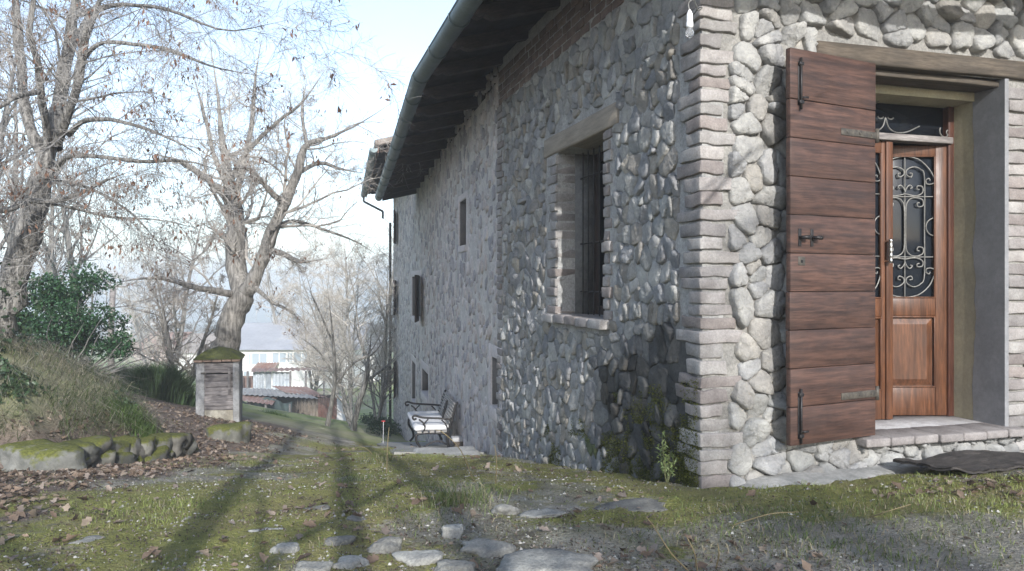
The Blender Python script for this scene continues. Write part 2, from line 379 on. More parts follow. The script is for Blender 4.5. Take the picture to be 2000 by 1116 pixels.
def m_moss(x, y):
    e = .55*n2(x, y, 1.0, 41, 4)+.45*n2(x, y, 3.3, 45, 3)
    band = np.exp(-((x+1.2+.06*(y-6))/1.5)**2)*sstep(22, 15, y)
    right = np.exp(-((y-4.55-.12*(x-1))/.65)**2)*sstep(-1, .3, x)
    side = np.exp(-((x-.62+.3*(y-6.2))/.42)**2)*sstep(11, 9, y)*sstep(4.6, 5.4, y)
    return sstep(.36, .60, e+.20*np.maximum.reduce([band, right, side])-.09)*np.clip(.35+band+right+side, 0, .82)
def m_lawn(x, y): return np.maximum(sstep(16, 18.2, y+.9*(n2(x, y, .8, 44, 3)-.5)-.12*np.clip(x+3.3, 0, 5)), sstep(0.15, .8, bankd(x, y)))
def axisgrid(a, b, step, lo, hi, g):
    c = list(np.arange(a, b, step)); s = step; v = c[-1]
    while v < hi: s *= g; v += s; c.append(v)
    s = step; v = c[0]; pre = []
    while v > lo: s *= g; v -= s; pre.append(v)
    return np.array(pre[::-1]+c)
gx = axisgrid(-7.5, 5.5, .055, -3500, 3500, 1.13); gy = axisgrid(3.1, 14, .055, -160, 5200, 1.075)
XX, YY = np.meshgrid(gx, gy); ZZ = gz(XX, YY, True)
mb = MB(); nx_, ny_ = len(gx), len(gy)
ii = np.arange(nx_-1)[None]+np.arange(ny_-1)[:, None]*nx_
lf, ms, lw = m_leaf(XX, YY), m_moss(XX, YY), m_lawn(XX, YY)
mb.add(np.stack([XX, YY, ZZ], -1).reshape(-1, 3), np.stack([ii, ii+1, ii+nx_+1, ii+nx_], -1).reshape(-1, 4), np.stack([lf, ms, lw], -1).reshape(-1, 3))
def mk_ground():
    m = ND('drive_earth'); A = m.n('SeparateColor', 0, Color=m.attr()); G = m.t.nodes[-1]
    L, Ms, Lw = G.outputs[0], G.outputs[1], G.outputs[2]
    n1 = m.noise(3, 6, .65); nf = m.noise(60, 4, .7); vo = m.vor(55, 'Color'); vd = m.vor(55); pc = m.n('SeparateColor', 0, Color=vo)
    dirt = m.mix(m.ramp(n1, .35, .65), (.46, .425, .365), (.27, .245, .205))
    dirt = m.mix(m.ramp(m.noise(1.1, 5, .65), .42, .62, 0, .75), dirt, (.21, .205, .10))
    peb = m.mix(pc, (.12, .112, .10), (.50, .48, .43))
    dirt = m.mix(m.ramp(m.math('MULTIPLY', m.ramp(m.noise(2.1, 4), .36, .58), m.ramp(vd, .55, .25)), 0, 1, 0, .8), dirt, peb)
    lit = m.mix(m.n('SeparateColor', 0, Color=m.vor(24, 'Color')), (.24, .185, .15), (.10, .078, .066))
    lit = m.mix(m.ramp(nf, .4, .7, 0, .5), lit, (.33, .26, .22))
    moss = m.mix(m.ramp(m.noise(9, 5, .7), .34, .66), (.33, .325, .10), (.175, .178, .06))
    moss = m.mix(m.ramp(m.noise(1.7, 5, .65), .45, .62, 0, .75), moss, (.29, .25, .12))
    moss = m.mix(m.ramp(nf, .45, .7, 0, .45), moss, (.24, .23, .12))
    lawn = m.mix(m.ramp(m.noise(.35, 5, .65), .38, .62), (.22, .29, .08), (.38, .36, .23))
    fld = m.mix(m.ramp(m.noise(.006, 5, .65), .4, .6), (.10, .135, .07), (.055, .07, .05))
    yv = m.n('SeparateXYZ', 1, Vector=m.n('NewGeometry'))
    lawn = m.mix(m.ramp(yv, 110, 260), lawn, fld)
    soil = m.mix(m.ramp(nf, .35, .65), (.115, .095, .085), (.05, .042, .040))
    dirt = m.mix(m.ramp(m.noise(1.0, 6, .7), .53, .64, 0, .8), dirt, soil)
    c = m.mix(m.ramp(m.math('ADD', L, m.math('MULTIPLY', m.math('SUBTRACT', nf, .5), .8)), .35, .65), dirt, lit)
    c = m.mix(m.ramp(m.math('ADD', Ms, m.math('MULTIPLY', m.math('SUBTRACT', m.noise(22, 5, .7), .5), 1.1)), .35, .62), c, moss)
    c = m.mix(Lw, c, lawn)
    h = m.math('ADD', m.math('MULTIPLY', nf, .6), m.math('MULTIPLY', m.math('SUBTRACT', 1., vd), .5))
    return m.done(c, .95, m.bump(m.noise(120, 3, .7), .7, .008, m.bump(h, .9, .03)), spec=.15)
obj('ground', mb, mk_ground(), kind='structure')
# ---------------------------------------------------------------- stone laying
def vcells(seeds, bounds, rects=(), ay=1.0, R=.6):
    """Voronoi cells of the seeds (u, v), kept outside the rectangles"""
    sd = np.array(seeds, float); sc = sd*np.array([1, ay]); out = []
    grid = {}
    for i, (u, v) in enumerate(sc): grid.setdefault((int(u//R), int(v//R)), []).append(i)
    for i, (u, v) in enumerate(sc):
        nb = [j for a in (-1, 0, 1) for b in (-1, 0, 1) for j in grid.get((int(u//R)+a, int(v//R)+b), ()) if j != i]
        nb.sort(key=lambda j: (sc[j][0]-u)**2+(sc[j][1]-v)**2)
        poly = [(u-R, v-R), (u+R, v-R), (u+R, v+R), (u-R, v+R)]
        def clip(poly, nx, ny, c):
            r = []
            for k in range(len(poly)):
                p, q = poly[k], poly[(k+1) % len(poly)]; a = nx*p[0]+ny*p[1]-c; b = nx*q[0]+ny*q[1]-c
                if a <= 0: r.append(p)
                if a*b < 0: t = a/(a-b); r.append((p[0]+t*(q[0]-p[0]), p[1]+t*(q[1]-p[1])))
            return r
        for j in nb[:22]:
            dx, dy = sc[j][0]-u, sc[j][1]-v; poly = clip(poly, dx, dy, dx*(u+dx/2)+dy*(v+dy/2))
            if len(poly) < 3: break
        b0, b1, b2, b3 = bounds
        for q in ((-1, 0, -b0), (1, 0, b1), (0, -1, -b2*ay), (0, 1, b3*ay)): poly = clip(poly, *q) if len(poly) > 2 else poly
        for (r0, r1, r2, r3) in rects:
            if len(poly) < 3: break
            r2, r3 = r2*ay, r3*ay
            xs = [p[0] for p in poly]; ys = [p[1] for p in poly]
            if max(xs) < r0 or min(xs) > r1 or max(ys) < r2 or min(ys) > r3: continue
            g = [(r0-u, (1, 0, r0)), (u-r1, (-1, 0, -r1)), (r2-v, (0, 1, r2)), (v-r3, (0, -1, -r3))]
            gm = max(g, key=lambda t: t[0])
            if gm[0] <= 0: poly = []; break
            poly = clip(poly, *gm[1])
        if len(poly) > 2: out.append(np.array(poly)/np.array([1, ay]))
    return out
def rayfan(poly, K, a0=0.):
    c = poly.mean(0); q = poly-c; a = a0+np.arange(K)/K*2*math.pi; D = np.stack([np.cos(a), np.sin(a)], 1); r = np.full(K, 1e9)
    for i in range(len(q)):
        p, e = q[i], q[(i+1) % len(q)]-q[i]; den = D[:, 0]*e[1]-D[:, 1]*e[0]
        with np.errstate(all='ignore'):
            t = (p[0]*e[1]-p[1]*e[0])/den; s = (p[0]*D[:, 1]-p[1]*D[:, 0])/den
        ok = (t > 0) & (s >= -1e-6) & (s <= 1+1e-6); r[ok] = np.minimum(r[ok], t[ok])
    r[r > 1e8] = np.median(r); return c, D, r
def stone(mb, poly, h, gap, tint, rs, out=1, K=14, rounds=2, full=True, ragged=.05):
    c, D, r = rayfan(poly, K, rs.uniform(0, 1))
    for _ in range(rounds): r = .5*r+.25*(np.roll(r, 1)+np.roll(r, -1))
    r = np.maximum(r-gap, r*.6)*(1+ragged*rs.normal(size=K)); size = r.mean()
    rings = [(1.02, -.03), (1., .22*h), (.955, .74*h), (.86, .96*h), (.45, 1.03*h)] if full else [(1.03, -.015), (.96, .7*h), (.7, h)]
    tl = rs.normal(size=2)*h*.36/size; V = []
    for f, wv in rings:
        P = c+D*(r*f)[:, None]; ww = np.full(K, wv)
        if wv > 0: ww = ww+((P-c)@tl)*min(1, wv/h)+rs.normal(size=K)*h*.10
        V.append(np.stack([P[:, 0], out*ww, P[:, 1]], 1))
    V.append([[c[0], out*h*1.04, c[1]]]); V = np.concatenate(V); n = len(rings); k = np.arange(K); k2 = (k+1) % K
    Q = np.concatenate([np.stack([i*K+k, i*K+k2, (i+1)*K+k2, (i+1)*K+k], 1) for i in range(n-1)])
    T = np.stack([(n-1)*K+k, (n-1)*K+k2, np.full(K, n*K)], 1)
    mb.add(V, [Q, T], tint, 1)
def mortar(mb, u0, u1, z0, z1, holes, step, amp, out=1, tintf=None, sc=7., depth=0.):
    """front sheet of a wall with openings, its surface slightly uneven"""
    def cuts(a, b, hs):
        c = sorted(set([a, b]+[h for h in hs if a < h < b])); r = []
        for p, q in zip(c[:-1], c[1:]): r += list(np.linspace(p, q, max(1, int((q-p)/step))+1)[:-1])
        return np.array(r+[b])
    U = cuts(u0, u1, [h[0] for h in holes]+[h[1] for h in holes]); Z = cuts(z0, z1, [h[2] for h in holes]+[h[3] for h in holes])
    UU, VV = np.meshgrid(U, Z); W = amp*2*(n2(UU, VV, sc, 77, 3)-.5)+depth
    nx = len(U); ii = (np.arange(nx-1)[None]+np.arange(len(Z)-1)[:, None]*nx)
    cu, cz = (UU[:-1, :-1]+UU[1:, 1:])/2, (VV[:-1, :-1]+VV[1:, 1:])/2; keep = np.ones(cu.shape, bool)
    for h in holes: keep &= ~((cu > h[0]) & (cu < h[1]) & (cz > h[2]) & (cz < h[3]))
    F = np.stack([ii, ii+1, ii+nx+1, ii+nx], -1)[keep]
    V = np.stack([UU, out*W, VV], -1).reshape(-1, 3)
    mb.add(V, F, tintf(V[:, 0], V[:, 2]) if tintf else (1, 1, 1), 0)
def reveal(mb, h, d, out=1, mi=0, tint=(1, 1, 1), top=True, bot=True):
    """the four inner faces of an opening, d deep"""
    a, b, c, e = h; y0, y1 = .004*out, -d*out
    q = lambda *p: mb.add(p, np.array([[0, 1, 2, 3]]), tint, mi)
    q((a, y0, c), (a, y1, c), (a, y1, e), (a, y0, e)); q((b, y0, c), (b, y1, c), (b, y1, e), (b, y0, e))
    if top: q((a, y0, e), (b, y0, e), (b, y1, e), (a, y1, e))
    if bot: q((a, y0, c), (b, y0, c), (b, y1, c), (a, y1, c))
GREYS = np.array([1.09, 1.085, 1.06])*(.30*.30+.70*np.array([(.30, .30, .31), (.25, .255, .27), (.37, .37, .37), (.33, .325, .31), (.22, .23, .25), (.40, .40, .39), (.31, .28, .235), (.28, .26, .235), (.44, .435, .42), (.26, .27, .27)]))
BRK = np.array([(.33, .285, .285), (.38, .34, .335), (.30, .235, .225), (.42, .395, .385), (.33, .25, .225), (.28, .255, .26), (.40, .36, .34), (.36, .34, .33)])
BRK = (BRK*.34+BRK.mean(1, keepdims=True)*.66)*.93*np.array([1., 1., .985])
def rowseeds(rs, u0, u1, v0, v1, hr, wr, jit=.28, upright=None):
    out = []; v = v0
    while v < v1:
        up = upright(v) if upright else 0
        h = rs.uniform(*hr)*(1.25 if up else 1); u = u0-rs.uniform(0, .2)
        while u < u1:
            wd = rs.uniform(*wr)*(.58 if up else 1)
            if rs.random() < .16 and not up:
                out += [(u+wd/2, v+h*.28), (u+wd/2+rs.normal()*.02, v+h*.75)]
            else: out.append((u+wd/2, v+h/2+rs.normal()*h*jit*(.5 if up else 1)))
            u += wd
        v += h
    return [(a+rs.normal()*.012, b) for a, b in out]
# ================================================================= the farmhouse
house = empty('stone_farmhouse', (Kk.x, Kk.y, -2.4), 'old fieldstone farmhouse with brick corners, dark timber eaves and a half shuttered front door', 'farmhouse')
rs = np.random.default_rng(11)
ZT = 2.95
# ---- near side wall (fieldstones)
wu0, wu1 = along(MN, 1183), along(MN, 1090); wz0, wz1 = -.335, 1.355   # window opening
win = (wu0, wu1, wz0, wz1)
lint_n = (along(MN, 1209)-.02, along(MN, 1068)+.02, wz1, wz1+.235)
jl = (wu1, wu1+.34, wz0, wz1); jr = (wu0-.23, wu0, wz0, wz1); silr = (wu0-.12, wu1+.2, wz0-.13, wz0)
BAND = 2.36
zones = [(-.1, .30, -3, 4), (LN-.26, LN+.1, -3, BAND), lint_n, jl, jr, silr, win, (-.1, LN+.1, BAND, 4)]
def damp(u, v):
    """damp stain with its own outline low beside the corner"""
    u = np.asarray(u, float); v = np.asarray(v, float); e = n2(u, v, 3.1, 91, 3)-.5
    return sstep(1.25, .72, np.hypot((u-.45)/1.5, (v+1.18)/.82)+.75*e)*sstep(-.02, .10, u)
def mossw(u, v):
    u = np.asarray(u, float); v = np.asarray(v, float); e = n2(u, v, 6, 95, 3)-.5
    return sstep(.75, .3, (v+1.45-.0*u)/.45+.19*u*0+1.5*e)*sstep(2.6, .6, u+1.2*e)*sstep(0, .1, u)
def baseN(u): return -1.41-.187*(np.clip(u, 0, 9)*.96)
def mt_near(u, v):
    d = damp(u, v)[:, None]; m = sstep(.55, .1, (v-baseN(u))/.5+1.3*(n2(u, v, 6, 95, 3)-.5))*sstep(3.6, .8, u+1.6*(n2(u, v, 2, 96, 2)-.5)); m = m[:, None]
    t = np.array([1., 1, 1])*(1-.84*d)+0*m
    return t*(1-m)+m*np.array([.26, .30, .075])
mb = MB()
mortar(mb, 0, LN, -3.2, ZT, [win], .04, .012, 1, mt_near, 9., .008)
reveal(mb, win, .46)
sN_seeds = rowseeds(rs, .1, LN, -2.75, 2.5, (.085, .175), (.07, .25), .30, lambda v: -.35 < v < 1.9 and rs.random() < .5)
SF = []
for (u, v) in sN_seeds:
    if v < baseN(u)-.25: continue
    SF.append((u, v))
bigs = [(.62, -.80), (.95, -1.02), (1.75, -1.18)]
SF = [p for p in SF if rs.random() > .13]
SF = [p for p in SF if all(abs(p[0]-b[0]) > .22 or abs(p[1]-b[1]) > .17 for b in bigs)]+bigs
for P in vcells(SF, (0, LN, -3.2, BAND), zones, .95):
    c = P.mean(0); ext = P.max(0)-P.min(0)
    if min(ext) < .045: continue
    d = float(damp(c[0], c[1])); t = GREYS[rs.integers(len(GREYS))]*rs.uniform(.8, 1.12)
    t = t*(1-.88*d*rs.uniform(.72, 1.05))
    if c[1]-baseN(c[0]) < .25 and rs.random() < .25 and c[0] < 2.5: t = t*.6*np.array([.9, 1.05, .55])
    stone(mb, P, rs.uniform(.018, .042), .002, t, rs, 1, 20, rs.choice([0, 0, 0, 1, 2]), ragged=.05)
obj('side_wall', mb, [M_mortar, M_stone], house, MN, label='near side wall of rounded fieldstones, damp and mossy at its foot')
# ---- front wall (large pale fieldstones)
tL, tR = along(MR, 1688), along(MR, 1957)
dz0, dz1 = -1.12, 1.585
door = (tL, tR, -3.0, dz1)
lint_r = (along(MR, 1588), tR+.62, dz1, dz1+.16)
tJ = tR+.03
jamb_r = (tJ-.03, tJ+.27, -1.45, dz1)
zr = [(-.1, .195, -3, 4), lint_r, jamb_r, door]
mb = MB()
mortar(mb, 0, 7.5, -3.2, ZT, [door], .04, .013, -1, lambda u, v: np.full((len(u), 3), .72)*np.array([1.02, 1, .96]), 6., .006)
seeds = rowseeds(rs, .15, 7.3, -1.75, 2.9, (.11, .22), (.10, .29), .3)
seeds = [p for p in seeds if rs.random() > .10]
for P in vcells(seeds, (0, 7.5, -3.2, 2.8), zr, .95):
    ext = P.max(0)-P.min(0); c = P.mean(0)
    if min(ext) < .06: continue
    t = (GREYS[rs.integers(len(GREYS))]*.62+np.array([.38, .375, .36])*.38)*rs.uniform(.82, 1.14)
    stone(mb, P, rs.uniform(.032, .07), .001, t, rs, -1, 24, rs.choice([0, 1, 1, 2]), ragged=.04)
obj('front_wall', mb, [M_mortar, M_stone], house, MR, label='sunlit front wall of large pale cobbles')
# ---- bricks: corner, window jambs, band under the eaves, far end of the near wall
mb = MB(); v = -1.62; k = 0
while v < 2.7:
    h = rs.uniform(.068, .094); ln = .27 if k % 4 in (0, 1) else .17; lr = .265 if rs.random() < .55 else .165
    d = float(damp(.12, v+.05)); t = BRK[rs.integers(len(BRK))]*rs.uniform(.85, 1.1)
    p = rs.uniform(.018, .034)
    side = t*(1-.0*d)
    rbox(mb, (-p, -lr*rs.uniform(.8, 1.15), v), (ln*rs.uniform(.8, 1.2), p+.006, v+h), .008, (7, 7, 4), .012, 11, k*1.37, side)
    v += h+rs.uniform(.010, .022); k += 1
rbox(mb, (-.006, -.16, -1.62), (.16, .006, 2.7), .004, (3, 3, 8), 0, 7, 3, (.9, .9, .9), 1); obj('corner_quoin', mb, [M_brick, M_mortar], house, MN)
def brickcol(mb, u0, u1, z0, z1, out, w0=-.1, seed=0, course=.092, alt=.35, flip=False):
    v = z0; k = 0
    while v < z1-.03:
        h = min(rs.uniform(.078, .092), z1-v-.004); L = u1-u0; e = L*(1-alt*(k % 2)*rs.uniform(.7, 1)); p = rs.uniform(.018, .04)
        a, b = (u1-e, u1) if flip else (u0, u0+e)
        lo = (a, -p if out < 0 else w0, v); hi = (b, -w0 if out < 0 else p, v+h)
        rbox(mb, lo, hi, .008, (5, 3, 3), .009, 11, seed+k, BRK[rs.integers(len(BRK))]*rs.uniform(.85, 1.1))
        v += h+rs.uniform(.010, .018); k += 1
mb = MB(); brickcol(mb, LN-.25, LN+.02, -2.75, BAND, 1, seed=40, flip=True)
for r in range(5):
    z = BAND+r*.092; u = -.02-.11*(r % 2)
    while u < LN:
        e = min(u+.24, LN); t = np.array((.20, .155, .14))*rs.uniform(.75, 1.15)
        if u > .3: rbox(mb, (u, -.08, z), (e-.014, rs.uniform(.012, .022), z+.078), .008, (3, 3, 3), .004, 9, r, t)
        u += .254
obj('eaves_brickwork', mb, M_brick, house, MN)
mb = MB(); brickcol(mb, tJ, tJ+.25, -1.42, dz1-.02, -1, seed=80, alt=.3); obj('door_jamb_bricks', mb, M_brick, house, MR)
# ---- near window: part with its own pieces
mb = MB(); y = -.40
for lo, hi in (((wu0, y-.05, wz0), (wu0+.09, y, wz1)), ((wu1-.09, y-.05, wz0), (wu1, y, wz1)), ((wu0+.09, y-.05, wz0), (wu1-.09, y, wz0+.09)), ((wu0+.09, y-.05, wz1-.09), (wu1-.09, y, wz1)), (((wu0+wu1)/2-.05, y-.05, wz0+.09), ((wu0+wu1)/2+.05, y+.003, wz1-.09))): rbox(mb, lo, hi, .008)
wn = obj('barred_window', mb, M_farshutter, house, MN, label='deep barred window with brick jambs and timber lintel')
mb = MB(); brickcol(mb, wu1, wu1+.27, wz0+.005, wz1-.01, 1, -.2, 120, alt=.4); obj('brick_jamb', mb, M_brick, wn, MN)
mb = MB(); brickcol(mb, wu0-.17, wu0, wz0+.005, wz1-.01, 1, -.2, 160, alt=.4, flip=True); obj('brick_jamb', mb, M_brick, wn, MN)
mb = MB(); rbox(mb, (lint_n[0], -.3, wz1), (lint_n[1], .035, wz1+.20), .02, (8, 3, 3), .012, 3, 5); obj('lintel', mb, surf('pale_lintel', (.33, .285, .23), (.23, .20, .165), 3, .9, .5, 40, .006, stretch=(1, 8, 8)), wn, MN)
mb = MB(); u = silr[0]
for j in range(5):
    e = u+(silr[1]-silr[0])/5; rbox(mb, (u, -.3, wz0-.085), (e-.012, .10+rs.uniform(-.012, .015), wz0+.004), .014, (3, 4, 3), .008, 8, j+60, BRK[[3, 0, 4, 0, 3][j]]*1.05); u = e
obj('sill', mb, M_brick, wn, MN)
mb = MB(); y = -.24
for s in np.linspace(wu0+.12, wu1-.1, 8): tubes(mb, [(s, y, wz0-.02), (s, y, (wz0+wz1)/2), (s, y, wz1+.02)], [.007]*3, 6)
for z in (wz0+.24, wz0+.74, wz1-.26): tubes(mb, [(wu0-.02, y-.012, z), ((wu0+wu1)/2, y-.012, z), (wu1+.02, y-.012, z)], [.009]*3, 6)
obj('grille', mb, M_iron, wn, MN)
y = -.40
mb = MB(); mb.box((wu0+.09, y-.035, wz0+.09), (wu1-.09, y-.025, wz1-.09)); obj('pane', mb, M_glass, wn, MN)
mb = MB()
for a, b in ((wu1-.006, wu1+.05),): mb.box((a, -.46, wz0), (b, -.19, wz1), tint=(.55, .55, .56))
obj('reveal_plaster', mb, M_concrete, wn, MN)
# ---- far side wall: thin weathered stones in old render, with its windows
LF = along(MF, 768.5)
def fr(px0, px1, pt, pb):
    a, b = along(MF, px1), along(MF, px0); pm = (px0+px1)/2; return (a, b, zat(MF, pm, pb), zat(MF, pm, pt))
FW = dict(slit=(fr(897.5, 911.5, 391, 480), .11), mid=(fr(805, 821.5, 540, 621), .16), door=(fr(804.5, 812, 708, 785), .17), small=(fr(824, 837, 725, 772), .20),
          near=(fr(960, 975.6, 700, 797), .17), top3=(fr(770.5, 775.5, 418, 474), .15), mid3=(fr(770.5, 775.5, 549, 608), .15), low3=(fr(770.5, 775.5, 703, 763), .15))
fholes = [v[0] for v in FW.values()]+[(0, 11.5, 2.72, 3.95)]
frects = [(h[0]-b, h[1]+b, h[2]-b, h[3]+b) for h, b in FW.values()]
ZF = 3.95
mb = MB()
mortar(mb, 0, LF, -9.5, ZF, fholes, .12, .012, 1, None, 3.)
seeds = [p for p in rowseeds(rs, 0, LF, -7.5, 3.3, (.13, .26), (.10, .36), .35) if p[1] > -2.5-.19*p[0]-.2]
FT = np.array([1.2, 1.18, 1.145])*np.array([(.43, .42, .42), (.35, .35, .36), (.48, .465, .455), (.42, .395, .375), (.30, .305, .32), (.50, .48, .465)])
for P in vcells(seeds, (0, LF, -9.5, ZF), frects, .95, .7):
    ext = P.max(0)-P.min(0); c = P.mean(0)
    if min(ext) < .05 or rs.random() < .30: continue
    stone(mb, P, rs.uniform(.006, .024) if c[0] < 9 else rs.uniform(.005, .016), .02, FT[rs.integers(len(FT))]*rs.uniform(.86, 1.12)*np.array([1.02, .99, 1.0]), rs, 1, 9, rs.choice([0, 1]), False, .09)
obj('long_side_wall', mb, [M_mortarfar, M_stonefar], house, MF, label='long side wall of flat rubble in old render')
def surround(nm, h, b, name, mat, pane=True, depth=.3, label=None, sill=.06):
    a, e, c, d = h; mb = MB(); p = .012
    rbox(mb, (a-b, -depth, c-b), (a, p, d+b), .01, (3, 3, 6), .006, 4, 1); rbox(mb, (e, -depth, c-b), (e+b, p+.002, d+b), .01, (3, 3, 6), .006, 4, 2)
    rbox(mb, (a, -depth, d), (e, p-.002, d+b), .01, (4, 3, 3), .006, 4, 3); rbox(mb, (a, -depth, c-b), (e, p+sill*.3, c), .01, (4, 3, 3), .006, 4, 4)
    
    mb.box((e-.006, -depth, c+.004), (e-.001, -.01, d-.004), mi=1); mb.box((a+.001, -depth, c+.004), (a+.006, -.01, d-.004), mi=1); mb.box((a+.006, -depth, d-.007), (e-.006, -.01, d-.002), mi=1)  # thin added lining, shade inside the opening put into its dark colour
    o = obj(name, mb, [mat, M_shadeplaster], house, MF, label=label); m2 = MB()
    m2.box((a, -depth+.02, c), (e, -depth+.05, d)); obj('pane' if pane else 'recess_panel', m2, M_farglass if pane else M_black if nm == 'door' else M_shadeplaster, o, MF); return o
M_shadeplaster = surf('shade_toned_plaster', (.17, .155, .145), (.115, .108, .105), 3, .9, .3)  # linings and near recess panel: shade of the openings painted into the tone
M_surr = surf('sandstone_surround', (.60, .545, .53), (.48, .44, .43), 3, .92, .35, 40, .006, fine=.25)
W = {}
for nm, lab, pane in (('slit', 'narrow upper window in a stone surround', True), ('mid', 'middle floor window with open shutters', True), ('door', 'tall narrow stone framed opening', False),
                ('small', 'small square cellar window in a stone surround', True), ('near', 'blocked opening in a stone surround beside the corner bricks', False),
                ('top3', 'top floor window with shutters at the far end', True), ('mid3', 'middle floor window with shutters at the far end', True), ('low3', 'ground floor window with shutters at the far end', True)):
    W[nm] = surround(nm, *FW[nm], 'window' if pane else 'blocked_opening', M_surr, pane, .34 if nm in ('near', 'door') else .24, lab)
def shut(h, u, wd, ang, name='shutter', par=None, low=.02):
    """louvred-panel shutter hinged at u on the wall, opened by ang"""
    mb = MB(); z0, z1 = h[2]-low, h[3]+.02; c = .05
    for lo, hi in (((0, -.02, z0), (c, .02, z1)), ((wd-c, -.02, z0), (wd, .02, z1)), ((c, -.018, z0), (wd-c, .018, z0+c)), ((c, -.018, z1-c), (wd-c, .018, z1)), ((c, -.018, (z0+z1)/2-c/2), (wd-c, .018, (z0+z1)/2+c/2))): rbox(mb, lo, hi, .005)
    for a, b in ((z0+c, (z0+z1)/2-c/2), ((z0+z1)/2+c/2, z1-c)): mb.box((c, -.008, a), (wd-c, .008, b))
    obj(name, mb, M_farshutter, par, MF @ Matrix.Translation((u, .06, 0)) @ Matrix.Rotation(ang, 4, 'Z'))
h = FW['mid'][0]; shut(h, h[0]-.02, 1.0, math.radians(170), par=W['mid'])
for nm in ('top3', 'mid3', 'low3'):
    h = FW[nm][0]; shut(h, h[0]-.03, .75, math.radians(172), par=W[nm], low=.1)
# ---- timber lintel, jambs, step and doorway
mb = MB(); rbox(mb, (lint_r[0], -.055, dz1), (lint_r[1], .22, dz1+.145), .018, (10, 3, 3), .012, 2.2, 9); obj('door_lintel', mb, M_oldwood, house, MR, label='long weathered timber lintel over the front door')
mb = MB(); rbox(mb, (tL-.02, .02, dz1-.05), (tR+.02, .24, dz1-.004), .01, (5, 3, 3), .006, 3, 4); obj('inner_lintel', mb, M_oldwood, house, MR)
YD = .47; zs = 1.47
mb = MB()
mb.box((tR, .22, dz0), (tR+.2, YD+.1, dz1+.1)); mb.box((tL-.2, .22, dz0), (tL, YD+.1, dz1+.1)); mb.box((tL, .245, zs), (tR, YD+.1, dz1+.1))
obj('yellow_reveal', mb, M_yellow, house, MR, smooth=False, label='yellowish plaster lining of the doorway')
mb = MB()
zz = np.linspace(dz0, dz1, 40); e = .245+.045*(n2(zz, zz*0, 3.5, 3, 3)-.5)*2+.02*(n2(zz, zz*0, 14, 4, 2)-.5)
V = np.concatenate([np.stack([0*zz+tR-.006, e, zz], 1), np.stack([0*zz+tR-.006, 0*zz-.03, zz], 1), np.stack([0*zz+tR+.028, 0*zz-.034, zz], 1), np.stack([0*zz+tR+.028, 0*zz+.05, zz], 1)]); k = np.arange(39)
mb.add(V, np.concatenate([np.stack([k+40*i, k+1+40*i, k+41+40*i, k+40+40*i], 1) for i in range(3)]))
V2 = V.copy(); V2[:, 0] = tL+tR-V2[:, 0]; mb.add(V2, mb.F[0].copy())
obj('grey_jamb_plaster', mb, M_plaster, house, MR, smooth=False, label='smooth grey cement plaster on the door jamb')
mb = MB(); n = 7; u = np.linspace(tL-.10, tR+.13, n+1)
for i in range(n): rbox(mb, (u[i], -.145+rs.uniform(-.01, .01), dz0-.062), (u[i+1]-.008, .16, dz0), .012, (3, 3, 3), .004, 7, i, np.array((.29, .275, .27))*rs.uniform(.85, 1.1))
mb.box((tL-.02, .16, dz0-.06), (tR+.02, YD+.3, dz0-.002), tint=(.33, .33, .34))
obj('door_step', mb, M_brick, house, MR, label='worn doorstep of pinkish tiles on a stone base')
mb = MB()
mb.box((tL-.06, -.02, -2.2), (tR+.1, .2, dz0-.066), tint=(.9, .9, .9)); seeds = rowseeds(rs, tL-.08, tR+.1, -1.6, dz0-.09, (.09, .15), (.12, .3), .2)
for P in vcells(seeds, (tL-.08, tR+.12, -1.7, dz0-.066), (), 1):
    if min(P.max(0)-P.min(0)) > .04: stone(mb, P, rs.uniform(.05, .085), .008, np.array((.36, .36, .35))*rs.uniform(.8, 1.1), rs, -1, 12, 1)
obj('step_base', mb, [M_mortar, M_stone], house, MR)
# ---- door frame, transom with scrollwork, two leaves
mb = MB(); dh = 1.155
for lo, hi in (((tR-.055, YD-.02, dz0), (tR+.004, YD+.10, zs)), ((tL-.004, YD-.02, dz0), (tL+.055, YD+.10, zs))): rbox(mb, lo, hi, .006)
frame_o = obj('door_frame', mb, M_doorframe, house, MR)
mb = MB(); rbox(mb, (tL, YD-.045, dh), (tR-.03, YD+.06, dh+.055), .006); obj('transom_bar', mb, M_greywood, frame_o, MR)
mb = MB(); mb.box((tL, YD+.04, dh+.055), (tR, YD+.05, zs)); obj('transom_pane', mb, M_glass, frame_o, MR)
def spiral(c, r, a0, turns, n=16, sgn=1):
    a = a0+sgn*np.linspace(0, turns*2*math.pi, n); rr = r*np.linspace(1, .25, n)
    return np.stack([c[0]+rr*np.cos(a), c[1]+rr*np.sin(a)], 1)
def arc(c, rx, ry, a0, a1, n=14):
    a = np.radians(np.linspace(a0, a1, n)); return np.stack([c[0]+rx*np.cos(a), c[1]+ry*np.sin(a)], 1)
def bar(mb, P2, y, r=.0055, mir=None):
    P2 = np.asarray(P2, float)
    for m in ((False, True) if mir is not None else (False,)):
        Q = P2.copy()
        if m: Q[:, 0] = 2*mir-Q[:, 0]
        P = np.stack([Q[:, 0], np.full(len(Q), y), Q[:, 1]], 1); tubes(mb, P, np.full(len(P), r), 5)
mb = MB(); tc = (tL+tR)/2-.03; zb = dh+.06
g = smoothline([(tc-.01, zb+.13), (tc+.02, zb+.05), (tc+.09, zb+.012), (tc+.2, zb+.02), (tc+.33, zb+.075)], 18)
bar(mb, g, YD-.01, .006, tc-.01)
bar(mb, arc((tc-.06, zb+.14), .03, .025, 200, 340), YD-.01, .006, tc-.01)
obj('transom_scroll', mb, M_grille, frame_o, MR); mb = MB()
bar(mb, arc((tR-.09, zb+.05), .05, .05, 150, 320), YD-.01, .006); bar(mb, arc((tR-.05, zb+.04), .02, .02, 0, 300), YD-.01, .006)
